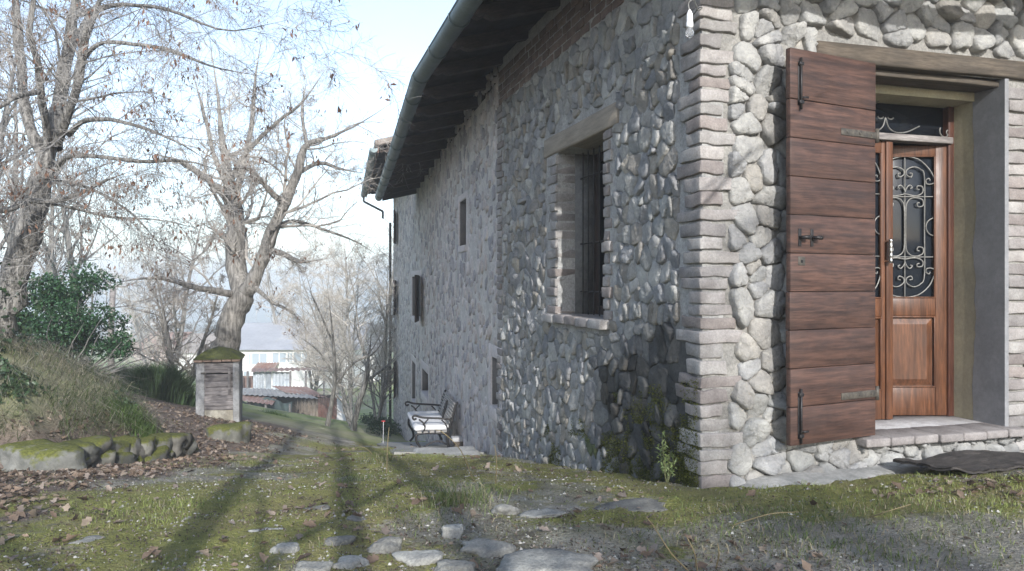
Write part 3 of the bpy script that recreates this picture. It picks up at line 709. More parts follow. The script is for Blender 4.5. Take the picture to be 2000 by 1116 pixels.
obj('transom_scroll', mb, M_grille, frame_o, MR); mb = MB()
bar(mb, [(tc-.42, zb+.1), (tc-.2, zb+.17), (tc-.07, zb+.26)], YD-.01, .005)
obj('transom_scroll', mb, M_grille, frame_o, MR)
def leaf(name, hinge_t, ang, mirror, label):
    """panelled door leaf with a glazed, grilled upper half; X from the hinge to the meeting stile"""
    wl = (tR-tL-.11)/2+(.03 if mirror else 0); H = dh-dz0-.01; z = lambda a: a
    sg = -1 if mirror else 1                        # right leaf runs towards -t
    M = MR @ Matrix.Translation((hinge_t, YD, dz0+.004)) @ Matrix.Rotation(ang, 4, 'Z')
    X = lambda a: a*sg
    def bx(mb, x0, x1, y0, y1, z0, z1, b=.005): rbox(mb, (min(X(x0), X(x1)), y0, z0), (max(X(x0), X(x1)), y1, z1), b)
    st, ms = .095, (.03 if mirror else .07); gz0, gz1, pz0, pz1 = .985, H-.085, .235, .835
    mb = MB()
    bx(mb, 0, st, 0, .05, 0, H); bx(mb, wl-ms, wl, 0, .05, 0, H)
    for a, b in ((0, pz0), (pz1, gz0), (gz1, H)): bx(mb, st-.001, wl-ms+.001, .002, .048, a, b)
    if not mirror: bx(mb, wl-.035, wl+.03, -.016, .0, 0, H)
    o = obj(name, mb, M_door, house, M, label=label)
    mb = MB(); x0, x1 = st, wl-ms
    bx(mb, x0, x1, .022, .04, pz0, pz1, .003)
    a, b = sorted((X(x0+.02), X(x1-.02))); q0, q1 = pz0+.02, pz1-.02; d = .05
    V = [(a, .022, q0), (b, .022, q0), (b, .022, q1), (a, .022, q1), (a+d, .004, q0+d), (b-d, .004, q0+d), (b-d, .004, q1-d), (a+d, .004, q1-d)]
    mb.add(V, np.array([(0, 1, 5, 4), (1, 2, 6, 5), (2, 3, 7, 6), (3, 0, 4, 7), (4, 5, 6, 7)])); obj('raised_panel', mb, M_door, o, M, smooth=False)
    mb = MB()
    for (p, q, r, s_) in ((x0, x1, pz0, pz0+.014), (x0, x1, pz1-.014, pz1), (x0, x1, gz0, gz0+.012), (x0, x1, gz1-.012, gz1)): bx(mb, p, q, -.006, .02, r, s_, .004)
    for p in (x0, x1-.012):
        for r, s_ in ((pz0, pz1), (gz0, gz1)): bx(mb, p, p+.012, -.005, .021, r, s_, .004)
    obj('moulding', mb, M_door, o, M)
    mb = MB(); bx(mb, x0, x1, .03, .036, gz0, gz1, .001); obj('glass', mb, M_glass, o, M)
    mb = MB(); y = .012; w2 = (x1-x0)/2; c = X((x0+x1)/2); Hh = gz1-gz0
    T = lambda py: gz1-(py-345)/670*Hh               # design rows counted on the photograph
    U = lambda pu: c+pu*w2
    L = lambda pts: [(U(a), T(b)) for a, b in pts]
    bar(mb, L([(0, 345), (0, 690), (0, 1015)]), y, .005)
    for r in (538, 822): bar(mb, L([(-1, r), (0, r), (1, r)]), y, .005)
    for p in (-1, 1): bar(mb, [(U(p*.985), gz0), (U(p*.985), (gz0+gz1)/2), (U(p*.985), gz1)], y, .006)
    bar(mb, [(U(-1), gz1-.005), (c, gz1-.005), (U(1), gz1-.005)], y, .006); bar(mb, [(U(-1), gz0+.005), (c, gz0+.005), (U(1), gz0+.005)], y, .006)
    def both(pts, n=26, r=.0058):
        P = smoothline(pts, n); bar(mb, [(U(a), T(b)) for a, b in P], y-.004, r, c); return P
    both([(0, 348), (.45, 362), (.82, 410), (.99, 462), (.9, 478), (.73, 478), (.70, 460), (.80, 452), (.84, 462)])
    both([(0, 1012), (.45, 1000), (.82, 955), (.99, 895), (.92, 876), (.74, 876), (.70, 892), (.80, 902), (.84, 892)])
    both([(.65, 690), (.65, 450), (.52, 410), (.28, 398), (.06, 412), (.05, 435), (.20, 446), (.24, 430), (.15, 427)], 34)
    both([(.65, 690), (.65, 905), (.52, 948), (.28, 962), (.06, 945), (.05, 922), (.20, 912), (.24, 926), (.15, 930)], 34)
    both([(0, 525), (.35, 534), (.58, 520), (.58, 492), (.42, 488), (.40, 502), (.48, 505)])
    both([(.0, 515), (.06, 495), (.16, 484), (.24, 494), (.17, 500)])
    both([(.02, 690), (.03, 590), (.12, 555), (.32, 543), (.58, 552), (.60, 580), (.44, 585), (.40, 570), (.48, 566)], 32)
    both([(.02, 690), (.03, 775), (.12, 806), (.32, 818), (.58, 808), (.60, 780), (.44, 775), (.40, 790), (.48, 794)], 32)
    both([(0, 832), (.35, 826), (.58, 840), (.58, 864), (.42, 868), (.40, 856), (.48, 852)])
    both([(.0, 845), (.06, 864), (.16, 876), (.24, 864), (.17, 860)])
    bar(mb, [(U(-1+.29*math.cos(a)), T(680+42*math.sin(a))) for a in np.linspace(-1.57, 1.57, 12)], y, .0055, c)
    obj('scroll_grille', mb, M_grille, o, M)
    mb = MB(); hx = X(wl-.03 if not mirror else wl-.035); zz = np.linspace(1.27, 1.47, 15)
    tubes(mb, np.stack([np.full(15, hx), np.full(15, -.055), zz], 1), .011+.006*np.abs(np.sin(np.arange(15)*1.1)), 8, cap=True)
    for q in (1.29, 1.45): tubes(mb, [(hx, -.055, q), (hx, -.03, q), (hx, -.002, q)], [.006, .006, .012], 6)
    obj('handle', mb, M_chrome, o, M)
    return o
leaf('door_leaf', tL+.055, 0, False, 'closed door leaf, its glass barred with scrolled ironwork')
leaf('door_leaf', tR-.055, -math.radians(17), True, 'door leaf standing ajar, scrolled iron bars over dark glass')
# ---- big plank shutter
def big_shutter(name, hinge, ang, label, wd=.845):
    M = MR @ Matrix.Translation((hinge, -.075, 0)) @ Matrix.Rotation(ang, 4, 'Z') @ Matrix.Rotation(math.pi, 4, 'Z')   # X away from the hinge
    z0, z1 = -1.105, 1.585; top = .345; hs = [z1]+[z1-top-(z1-z0-top)*k/9 for k in range(10)]
    mb = MB()
    for i in range(10):
        rbox(mb, (0, -.021, hs[i+1]+.0018), (wd+rs.uniform(-.003, .003), .021+rs.uniform(-.0015, .0015), hs[i]-.0018), .0045, (6, 3, 3), .0012, 3, i, np.array((1, 1, 1))*rs.uniform(.86, 1.12))
    mb.box((.012, -.012, z0+.01), (wd-.012, .012, z1-.01), tint=(.25, .25, .25))
    o = obj(name, mb, M_shutter, house, M, label=label)
    f = .022
    for z in (1.06, -.80):
        mb = MB(); rbox(mb, (-.01, f-.003, z-.025), (.36, f+.006, z+.025), .004, (6, 3, 3), .002, 8); tubes(mb, [(-.012, f, z-.05), (-.012, f, z), (-.012, f, z+.05)], [.016]*3, 8, cap=True)
        for q in (.05, .17, .3): rbox(mb, (q-.009, f+.004, z-.009), (q+.009, f+.010, z+.009), .004)
        obj('strap_hinge', mb, M_strap, o, M)
    for zz0, zz1 in ((1.20, 1.50), (-1.06, -.74)):
        mb = MB(); x = wd-.085; rbox(mb, (x-.018, f-.002, zz0), (x+.018, f+.005, zz1), .003); tubes(mb, [(x, f+.014, zz0-.03), (x, f+.014, (zz0+zz1)/2), (x, f+.014, zz1+.02)], [.009]*3, 7, cap=True)
        tubes(mb, [(x, f+.014, zz0+.05), (x-.02, f+.03, zz0+.05), (x-.045, f+.034, zz0+.052)], [.008]*3, 6, cap=True)
        for q in (zz0+.02, zz1-.02): rbox(mb, (x-.02, f+.003, q-.012), (x+.02, f+.024, q+.012), .004)
        obj('slide_bolt', mb, M_iron, o, M)
    for x in (wd-.085, wd-.20):
        mb = MB(); z = .305; rbox(mb, (x-.014, f-.002, z-.06), (x+.014, f+.004, z+.06), .002); tubes(mb, [(x, f, z), (x, f+.04, z), (x-.012, f+.045, z), (x-.045, f+.045, z)], [.012, .012, .014, .016], 8, cap=True); obj('latch', mb, M_iron, o, M)
    mb = MB(); x, z = wd-.10, .145; rbox(mb, (x-.035, f-.004, z-.03), (x+.03, f+.003, z+.03), .002); obj('keyhole_plate', mb, M_strap, o, M)
    mb = MB(); rbox(mb, (x-.012, f+.002, z-.012), (x+.008, f+.0045, z+.008), .001); obj('keyhole', mb, M_black, o, M)
    return o
big_shutter('plank_shutter', tL+.012, math.radians(10.5), 'open plank shutter of reddish brown boards with black iron bolts')
big_shutter('plank_shutter', tR+.245, math.radians(180-14), 'right plank shutter opened back against the bricks')
for z in (1.12, -.66):
    mb = MB(); x = tR+.215; tubes(mb, [(x, .0, z), (x, -.05, z), (x, -.075, z)], [.012]*3, 7, cap=True); tubes(mb, [(x+.0, -.075, z-.04), (x, -.075, z), (x, -.075, z+.05)], [.014, .014, .011], 7, cap=True); obj('hinge_pin', mb, M_iron, house, MR)
# ---- eaves: boards, rafters, gutter, tiles
OV = .96; ZG = 2.69; SLP = .27
def W3(M, s, y, z): v = M @ Vector((s, y, z)); return np.array(v)
dn, dr, df = np.array(dN), np.array(dR), np.array(dF); up = np.array([0, 0, 1.])
S_END = 11.9; droop = -.024
OVF = 1.45
E0 = np.array(Cc)-OVF*dn-OV*dr+up*(ZG-.04)
E1 = W3(MN, LN+.035, OV, ZG-.04); E2 = W3(MF, S_END, OV, ZG-.04+droop*S_END)
RI = 4.2
fr_ = np.array(MF @ Vector((0, -1, 0)))-np.array(Kk)              # inward across the far wall
R0 = E0+(RI+OVF-OV)*dn+RI*dr+up*RI*SLP; R1 = E1+RI*dr+up*RI*SLP; R2 = E2+RI*fr_+up*RI*SLP*.9
E3 = E0+dr*9.5; R3 = E3+(RI+OVF-OV)*dn+up*RI*SLP
def slab(mb, P, th, off=0., **k):
    P = np.asarray(P)+up*off; m = len(P); V = np.concatenate([P, P+up*th])
    mb.add(V, [np.array([list(range(m))[::-1]]), np.array([[m+i for i in range(m)]]), np.array([(i, (i+1) % m, m+(i+1) % m, m+i) for i in range(m)])], **k)
mb = MB(); RB = .12
slab(mb, [E0, E1, R1, R0], .03, RB); slab(mb, [E1, E2, R2, R1], .03, RB); slab(mb, [E0, R0, R3, E3], .03, RB)
roof = obj('roof', mb, M_boards, house, smooth=False, label='low roof of boards on dark rafters')
mb = MB()
for P in ([E0, E1, R1, R0], [E1, E2, R2, R1], [E0, R0, R3, E3]): slab(mb, P, .09, RB+.034)
slab(mb, [R0, R1, R2, R2+np.array([9., 3, 0]), R3+np.array([2., 6, 0]), R3], .09, RB+.034)
obj('tile_covering', mb, M_tile, roof, smooth=False)
mb = MB(); slab(mb, [E2+df*.0, E2+df*.04, E2+df*.04+RI*fr_+up*RI*SLP*.9, E2+RI*fr_+up*RI*SLP*.9], .26, -.06); obj('barge_board', mb, M_dark, roof, smooth=False)
def rafter(p_out, inward, slope, L, M=None, wd=.115, hh=.16):
    """beam with a stepped moulded tail; X runs inward and up"""
    a = math.atan(slope); X = Vector(inward)*math.cos(a)+Vector((0, 0, math.sin(a))); Y = Vector((0, 0, 1)).cross(Vector(inward)); Z = X.cross(Y)
    Mx = Matrix.Identity(4)
    for i, v in enumerate((X, Y, Z)): Mx.col[i][:3] = v
    Mx.col[3][:3] = p_out
    mb = MB()
    prism(mb, [(0, .06), (.05, .03), (.12, .05), (.16, .02), (.2, 0), (L, 0), (L, hh), (0, hh)], -wd/2, wd/2, 1)
    obj('rafter', mb, M_dark, roof, Mx, smooth=False)
s = .70
while s < LN+.3:
    rafter(W3(MN, s, OV-.05, ZG-.065), dr, SLP, 1.5); s += 1.09
s = .10
sF0 = .9
while sF0 < S_END:
    rafter(W3(MF, sF0, OV-.05, ZG-.075+droop*sF0), fr_, SLP*.9, 1.5, wd=.14); sF0 += 1.1
t = .5
while t < 5: rafter(np.array(Cc)+dr*t-dn*(OVF-.05)+up*(ZG-.065), dn, SLP*RI/(RI+OVF-OV), 2.0); t += 1.09
hp = norm(dn+dr); rafter(E0+hp*.08+up*.0, hp, SLP/1.414, 2.4, wd=.16)
def gutter(pts, r, par, lab, rings=True, name='gutter'):
    pts = np.asarray(pts, float); mb = MB(); a = np.radians(np.linspace(180-12, 372, 13))
    Q = [pts[0]]
    for p, q in zip(pts[:-1], pts[1:]): Q += [p+(q-p)*f for f in (.25, .5, .75)]+[q]
    Q = np.array(Q); T = np.gradient(Q, axis=0); T = norm(T*np.array([1, 1, 0])); Sd = np.stack([T[:, 1], -T[:, 0], 0*T[:, 0]], 1)
    for rr in (r, r-.006):
        V = Q[:, None]+Sd[:, None]*np.cos(a)[None, :, None]*rr+up[None, None]*np.sin(a)[None, :, None]*rr
        n, k = len(Q), len(a); ii = np.arange(n-1)[:, None]*k+np.arange(k-1)[None]
        mb.add(V.reshape(-1, 3), np.stack([ii, ii+1, ii+k+1, ii+k], -1).reshape(-1, 4))
    for sd in (-1, 1): tubes(mb, Q+Sd*sd*(r-.002)+up*.012, np.full(len(Q), .011), 6)   # rolled lips
    for e in (0, -1):                                                                # end caps
        V = np.concatenate([Q[e][None], Q[e]+Sd[e]*np.cos(a)[:, None]*r+up*np.sin(a)[:, None]*r]); mb.add(V, np.array([(0, i, i+1) for i in range(1, len(a))]))
    g = obj(name, mb, M_gutter, par, label=lab)
    if rings:
        d = np.concatenate([[0], np.cumsum(np.linalg.norm(np.diff(pts, axis=0), axis=1))]); x = .5
        while x < d[-1]:
            i = np.searchsorted(d, x)-1; f = (x-d[i])/(d[i+1]-d[i]); p = pts[i]+(pts[i+1]-pts[i])*f; tt = norm((pts[i+1]-pts[i])*np.array([1, 1, 0])); sd = np.array([tt[1], -tt[0], 0])
            mb = MB(); R = p+sd*np.cos(a)[:, None]*(r+.006)+up*np.sin(a)[:, None]*(r+.006); tubes(mb, R, np.full(len(R), .008), 6, cap=True); obj('gutter_bracket', mb, M_gutter, g); x += 1.13
    return g
go = np.array([0, 0, .035])
gutter([E3-dn*.1+go, E0-dn*.1-dr*.1+go, E1-dr*.1+go, E2-fr_*.1+go], .105, roof, 'half round grey green gutter along the main eaves')
# ---- the taller far part: its own roof, gutter and downpipe
Z2 = 3.72; OV2 = 1.1; s0, s1 = 11.7, 23.2
A = W3(MF, s0, OV2, Z2); B = W3(MF, s1, OV2, Z2-.02); A2 = A+4*fr_+up*1.1; B2 = B+4*fr_+up*1.1
mb = MB(); slab(mb, [A, B, B2, A2], .03, .08); r2 = obj('far_roof', mb, M_boards, house, smooth=False, label='higher tiled roof over the far end')
mb = MB(); slab(mb, [A, B, B2, A2], .06, .115)
for k in range(3):
    p = A+df*(.10+.24*k)+up*.18; tubes(mb, np.array([p-fr_*.06, p+2*fr_+up*.55, p+4*fr_+up*1.1]), [.10, .10, .10], 12, cap=True)
for k in range(3, 46):
    p = A+df*(.10+.24*k)+up*.16; tubes(mb, np.array([p-fr_*.06, p+2*fr_+up*.55, p+4*fr_+up*1.1]), [.09]*3, 8, cap=True)
obj('tile_covering', mb, M_tile, r2)
mb = MB(); slab(mb, [A-fr_*.0, B, B+fr_*.03, A+fr_*.03], .2, -.1); obj('fascia_board', mb, surf('brown_fascia', (.17, .10, .075), (.11, .065, .05), 4, .7, .2), r2, smooth=False)
for k in range(11):
    rr_ = rafter(W3(MF, s0+.3+k*1.05, OV2-.08, Z2-.09), fr_, SLP, 1.6)
g2 = gutter([A-fr_*.1+up*.02, B-fr_*.1+up*.0], .11, r2, 'gutter of the higher far roof')
mb = MB(); q = W3(MF, LF+.6, OV2+.1, Z2-.1); e = W3(MF, LF+.22, .12, 0)
k0, k1, k2 = q-up*.22, W3(MF, LF+.3, .42, Z2-.75), W3(MF, LF+.3, .42, Z2-1.05)
for a_, b_ in ((q, k0), (k0, k1), (k1, k2)): tubes(mb, [a_, (a_+b_)/2, b_], [.045]*3, 8, cap=True)
tubes(mb, [e+up*2.5, e+up*-1.5, e+up*-6.6], [.055]*3, 8); obj('downpipe', mb, M_iron, house, label='dark downpipe on the far corner')
# ---- rest of the shell: end walls and back, so the inside is dark
mb = MB()
def quad(*p): mb.add(p, np.array([[0, 1, 2, 3]]))
e = W3(MF, LF, 0, 0); e2 = e+fr_*8; c2 = np.array(Cc)+dr*7.5; c3 = c2+dn*9
for a, b, z1, z0 in ((e, e2, ZF, -9.5), (e2, c3+df*3, ZF, -9.5), (c3+df*3, c3, 2.9, -9.5), (c3, c2, 2.9, -4), (W3(MF, 11.5, 0, 0), W3(MF, 11.5, -8, 0), ZF, 2.2)): quad(a+up*z0, b+up*z0, b+up*z1, a+up*z1)
obj('end_walls', mb, M_mortarfar, house, smooth=False)
mb = MB(); y = -.75
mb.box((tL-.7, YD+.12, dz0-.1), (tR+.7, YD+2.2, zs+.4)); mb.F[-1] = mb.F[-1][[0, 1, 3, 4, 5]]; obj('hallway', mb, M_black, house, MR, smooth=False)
# ---- bare bulb hanging at the corner
bp = np.array(Cc)-dn*.16-dr*.09+up*1.80
bulb = empty('wall_bulb', bp-up*.30, 'clear light bulb in a white socket hanging from a wire at the house corner', 'light bulb')
bulb_at = np.array([-.03, -.10, 0])+np.array(Cc)+dn*-.04
b0 = np.array([at(1347, 40, 5.05)[0], 5.05, at(1347, 40, 5.05)[2]])
mb = MB(); z = np.linspace(.07, -.05, 9); r = np.array([.006, .014, .02, .021, .021, .020, .024, .024, .022]); tubes(mb, np.stack([0*z+b0[0], 0*z+b0[1], z+b0[2]], 1), r, 12, cap=True); obj('socket', mb, M_plastic, bulb)
mb = MB(); z = np.array([-.05, -.058, -.07, -.085, -.10, -.112, -.118]); r = np.array([.014, .018, .025, .029, .026, .015, .002]); tubes(mb, np.stack([0*z+b0[0], 0*z+b0[1], z+b0[2]], 1), r, 12, cap=True); obj('glass_bulb', mb, M_bulb, bulb)
mb = MB(); w_ = smoothline([b0+up*.06, b0+np.array([-.008, 0, .11]), b0+np.array([.02, .0, .135]), b0+np.array([.05, .03, .11]), b0+np.array([.07, .06, .085]), b0+np.array([.095, .05, .10]), b0+np.array([.08, .08, .11]), b0+np.array([.06, .16, .09])], 30)
tubes(mb, w_, np.full(30, .0045), 6); obj('wire', mb, M_grille, bulb)
# ================================================================= trees
def grow(st, di, ln, r0, n, wig, grav, taper, rs):
    N = len(st); P = np.empty((N, n, 3)); P[:, 0] = st; d = norm(di); step = (ln/(n-1))[:, None]
    for i in range(1, n):
        d = norm(d+wig*rs.normal(size=(N, 3))+np.array([0, 0, grav])); P[:, i] = P[:, i-1]+d*step
    return P, r0[:, None]*np.linspace(1, taper, n)[None]
def spawn(P, R, m, t0, t1, ang, lr, rr, rs, up=0., lmin=.05):
    N, n, _ = P.shape; L = np.linalg.norm(np.diff(P, axis=1), axis=2).sum(1)
    t = (t0+(t1-t0)*(np.arange(m)[None]+rs.uniform(0, 1, (N, m)))/m)*(n-1-1e-6); i = t.astype(int); f = (t-i)[..., None]; a = np.arange(N)[:, None]
    p = P[a, i]*(1-f)+P[a, i+1]*f; T = norm(P[a, i+1]-P[a, i]); r = R[a, i]
    q = rs.normal(size=T.shape); q = norm(q-T*(q*T).sum(-1, keepdims=True)); an = np.radians(ang+rs.normal(size=(N, m, 1))*13)
    d = norm(T*np.cos(an)+q*np.sin(an)+np.array([0, 0, up])); l = np.maximum(L[:, None]*lr*(1-.45*t/(n-1))*rs.uniform(.55, 1.25, (N, m)), lmin)
    return p.reshape(-1, 3), d.reshape(-1, 3), l.reshape(-1), (np.minimum(r*rr, r*.9)*rs.uniform(.8, 1.1, (N, m))).reshape(-1)
def canopy(mb, P, R, rs, levels, tint, rmin=.0022):
    """levels: (count, t0, t1, angle, length ratio, radius ratio, up, wiggle, gravity, points, sides)"""
    tips = []
    for (m, t0, t1, ang, lr, rr, up_, wig, grav, n, k) in levels:
        s, d, l, r = spawn(P, R, m, t0, t1, ang, lr, rr, rs, up_); r = np.maximum(r, rmin)
        P, R = grow(s, d, l, r, n, wig, grav, .3, rs); R = np.maximum(R, rmin*.7)
        tn = np.array(tint)*rs.uniform(.8, 1.15, (len(P), 1)); tubes(mb, P, R, k, tn); tips.append(P[:, -1])
    return tips
def limbs(specs, Y, rs, n=12, rk=1.):
    """hand-set limbs [(px, py, half width px, extra depth)] at distance Y -> list of (P, R)"""
    out = []
    for sp in specs:
        A = np.array([(*at(q[0], q[1], Y+(q[3] if len(q) > 3 else 0)), q[2]*rk/F_PX*Y) for q in sp])
        B = smoothline(A, max(n, 3*len(sp))); B[:, 3] *= np.minimum(1, .12+np.linspace(2.4, 0, len(B))); B[1:, :3] += rs.normal(size=(len(B)-1, 3))*np.minimum(.12*B[1:, 3:], .02)
        out.append((B[:, :3], B[:, 3]))
    return out
def resamp(P, R, n=12):
    u = np.linspace(0, len(P)-1-1e-6, n); i = u.astype(int); f = u-i
    return P[i]*(1-f)[:, None]+P[i+1]*f[:, None], R[i]*(1-f)+R[i+1]*f
def big_tree(name, label, specs, Y, base, rs, lv, bark, twig, tint, pods=0, podtint=(.20, .12, .085), group=None, rk=1., k=11):
    root = empty(name, base, label, 'tree', group)
    mb = MB(); LB = limbs(specs, Y, rs, rk=rk)
    for P, R in LB:
        R2 = R*(1+.05*rs.normal(size=len(R))); tubes(mb, P, R2, k)
    V = mb.V; 
    for i in range(len(V)):                       # bark relief
        c = np.repeat(LB[i][0], k, 0); o = V[i]-c; V[i] = c+o*(1+.16*(vnoise(V[i]*np.array([16, 16, 2.]), 4)[:, None]-.5)+.22*(vnoise(V[i]*np.array([3, 3, 2.]), 6)[:, None]-.5))
    obj('trunk', mb, bark, root)
    mb = MB(); P, R = zip(*[resamp(*q) for q in LB[1:]]); P, R = np.array(P), np.array(R)
    tips = canopy(mb, P, R, rs, lv, tint)
    obj('crown', mb, twig, root, smooth=False)
    if pods:
        tp = np.concatenate(tips[1:]); c = tp[rs.choice(len(tp), pods)]
        c = np.repeat(c, 4, 0)+rs.normal(size=(pods*4, 3))*np.array([.035, .035, .03]); mb = MB()
        leaves(mb, c-np.array([0, 0, .03]), rs.uniform(.035, .075, len(c)), np.array(podtint)*rs.uniform(.7, 1.5, (len(c), 1)), rs, droop=np.array([0, 0, -1.]), asp=.4)
        obj('hanging_leaves', mb, M_deadleaf, root)
    return root
rs = np.random.default_rng(21)
LV = [(11, .10, 1, 50, .55, .26, .12, .12, -.03, 8, 4), (9, .1, 1, 45, .55, .42, .0, .16, -.06, 6, 3), (11, .1, 1, 42, .6, .5, -.05, .2, -.07, 4, 3)]
big_tree('bare_tree', 'large bare tree with several upright limbs leaning over the grassy bank', [
    [(-38, 760, 47), (-5, 660, 44), (22, 570, 42), (50, 460, 38), (75, 370, 36), (95, 305, 40), (103, 270, 38)],
    [(92, 310, 20), (66, 268, 16), (48, 205, 15, .2), (40, 120, 14, .3), (33, 30, 12, .4), (24, -80, 9, .5), (10, -190, 5, .7)],
    [(97, 300, 15), (86, 220, 11, -.2), (74, 130, 10, -.4), (58, 60, 8, -.5), (72, -30, 7, -.5), (95, -120, 4, -.6)],
    [(104, 290, 26), (112, 220, 20, .1), (126, 140, 18, .2), (140, 60, 16, .2), (152, -40, 14, .1), (160, -150, 8, .0)],
    [(110, 280, 16), (140, 205, 13, -.3), (158, 140, 12, -.4), (168, 70, 11, -.5), (200, -10, 8, -.7), (240, -90, 5, -.9)],
    [(158, 118, 8, -.4), (195, 86, 6, -.7), (255, 86, 5, -.9), (330, 98, 5, -1.1), (420, 132, 4, -1.3), (520, 150, 2, -1.5)],
    [(135, 262, 9), (162, 238, 7, -.4), (212, 234, 6, -.8), (272, 248, 5, -1.0), (350, 280, 4, -1.2), (430, 330, 2, -1.4)],
    [(110, 330, 10), (134, 306, 7, -.4), (200, 307, 6, -.7), (280, 316, 5, -.9), (370, 316, 4, -1.1), (470, 350, 2, -1.2)],
    [(62, 392, 8, -.35), (110, 392, 7, -.6), (160, 376, 5, -.9), (210, 352, 4, -1.1), (262, 332, 3, -1.3)],
    [(60, 396, 8, -.3), (20, 408, 8, -.6), (-30, 418, 7, -.9), (-90, 425, 5, -1.1)],
    [(85, 395, 6, .2), (150, 408, 5, .5), (220, 425, 4, .6), (310, 430, 3, .7), (420, 455, 2, .8)],
    [(75, 180, 7, -.4), (30, 190, 6, -1.1), (-30, 230, 4, -1.4), (-90, 250, 3, -1.6)],
    [(140, 100, 8, .3), (180, 20, 6, .9), (250, -40, 5, 1.3), (340, -70, 4, 1.5), (470, -20, 2, 1.6)],
    [(100, 350, 6, .3), (180, 370, 5, .8), (260, 420, 4, 1.2), (330, 500, 2, 1.5)],
    [(150, 30, 8, -.3), (230, 10, 6, -.9), (330, 20, 4, -1.3), (440, 60, 3, -1.7), (560, 40, 2, -2.0)],
    ], 9.0, (-6.1, 9.0, float(gz(-6.1, 9.0))), rs, LV, M_bark, M_twig, (1, 1, 1), pods=520, rk=.66)
LV2 = [(14, .12, 1, 58, .42, .30, .05, .22, .02, 8, 4), (10, .12, 1, 50, .55, .45, .05, .25, .01, 6, 3), (11, .1, 1, 45, .6, .5, .05, .27, .0, 4, 3)]
rs = np.random.default_rng(22)
big_tree('bare_tree', 'gnarled pale trunked tree forking behind the small wooden cabinet', [
    [(428, 730, 42), (438, 690, 38), (450, 640, 35), (466, 595, 34), (472, 560, 33), (470, 545, 30)],
    [(474, 570, 30), (464, 520, 27, .2), (459, 460, 25, .3), (456, 405, 22, .3), (446, 350, 15, .4), (434, 270, 11, .5), (424, 180, 8, .4), (410, 80, 4, .4)],
    [(478, 575, 24), (496, 545, 20, -.2), (515, 500, 18, -.3), (534, 445, 17, -.4), (556, 395, 15, -.5), (578, 345, 12, -.6), (598, 285, 10, -.6), (645, 268, 8, -.7), (705, 240, 5, -.8), (775, 195, 2, -1)],
    [(462, 578, 12), (420, 568, 9, -.6), (378, 562, 8, -1), (330, 546, 6, -1.4), (270, 545, 4, -1.6), (190, 560, 2, -1.8)],
    [(456, 410, 13), (430, 372, 10, -.5), (395, 345, 8, -.9), (345, 312, 5, -1.4), (280, 300, 2, -1.8)],
    [(458, 400, 11, .3), (475, 330, 9, .8), (492, 240, 7, 1.2), (500, 140, 4, 1.5), (515, 60, 2, 1.6)],
    [(456, 390, 10, .3), (420, 310, 7, .9), (395, 210, 5, 1.4), (370, 120, 2, 1.7)],
    [(448, 360, 9, .3), (480, 300, 7, -.2), (540, 240, 5, -.6), (590, 200, 4, -.9), (640, 130, 2, -1.1)],
    [(530, 490, 8, -.3), (560, 500, 7, -.8), (590, 512, 5, -1.1), (640, 505, 3, -1.3)],
    [(528, 450, 7, -.4), (570, 432, 6, .2), (620, 445, 4, .8), (690, 470, 3, 1.1), (740, 500, 2, 1.2)],
    [(555, 400, 9, -.5), (520, 365, 7, -1), (485, 330, 5, -1.4), (440, 330, 3, -1.7)],
    [(580, 340, 7, -.6), (625, 318, 6, -.1), (665, 330, 4, .3), (720, 340, 2, .6)],
    [(498, 560, 6, -.2), (530, 590, 5, -.8), (570, 610, 3, -1.2), (600, 645, 2, -1.4)],
    [(458, 470, 7, .2), (425, 455, 5, .8), (400, 490, 4, 1.2), (360, 520, 2, 1.5)],
    [(600, 285, 6, -.6), (590, 220, 4, -.3), (600, 150, 2, 0)],
    ], 17.0, (*at(440, 700, 17)[:2], float(gz(*at(440, 700, 17)[:2]))), rs, LV2, M_barkpale, M_twigpale, (1, 1, 1), pods=160, rk=.7)
# ---- generic bare trees, a few shapes copied with their parts
def gen_tree(name, label, seed, H, r0, nl, bark, twig, tint, lean=.05, stems=1, low=.25, dens=1., group=None, pods=0):
    rs = np.random.default_rng(seed); root = empty(name, (0, 0, 0), label, 'tree', group)
    a = rs.uniform(0, 6.28, stems); d = np.stack([np.cos(a)*(.25 if stems > 1 else lean), np.sin(a)*(.25 if stems > 1 else lean), np.ones(stems)], 1)
    P, R = grow(np.zeros((stems, 3))+np.array([0, 0, -.3]), d, np.full(stems, H)*rs.uniform(.85, 1, stems), np.full(stems, r0), 12, .05, .02, .15, rs)
    mb = MB(); tubes(mb, P, R, 8)
    s, dd, l, r = spawn(P, R, nl, low, .97, 52, .42, .55, rs, .25); P1, R1 = grow(s, dd, l, r, 9, .13, .02, .2, rs); tubes(mb, P1, R1, 6)
    obj('trunk', mb, bark, root, M=Matrix.Identity(4))
    P1 = np.concatenate([P1, np.array([resamp(p, q, 9)[0] for p, q in zip(P, R)])]); R1 = np.concatenate([R1, np.array([resamp(p, q, 9)[1] for p, q in zip(P, R)])])
    mb = MB(); lv = [(int(7*dens), .15, 1, 48, .40, .45, .1, .2, .0, 6, 3), (int(7*dens), .15, 1, 45, .45, .5, .08, .24, .0, 5, 3), (int(5*dens), .15, 1, 42, .5, .55, .05, .26, .0, 3, 3)]
    tips = canopy(mb, P1, R1, rs, lv, tint, .004); obj('crown', mb, twig, root, M=Matrix.Identity(4), smooth=False)
    if pods:
        tp = np.concatenate(tips[1:]); c = np.repeat(tp[rs.choice(len(tp), pods)], 4, 0); c = c+rs.normal(size=c.shape)*.06; mb = MB()
        leaves(mb, c, rs.uniform(.05, .10, len(c)), np.array((.22, .15, .11))*rs.uniform(.7, 1.4, (len(c), 1)), rs, droop=np.array([0, 0, -1.]), asp=.5); obj('hanging_leaves', mb, M_deadleaf, root, M=Matrix.Identity(4))
    return root
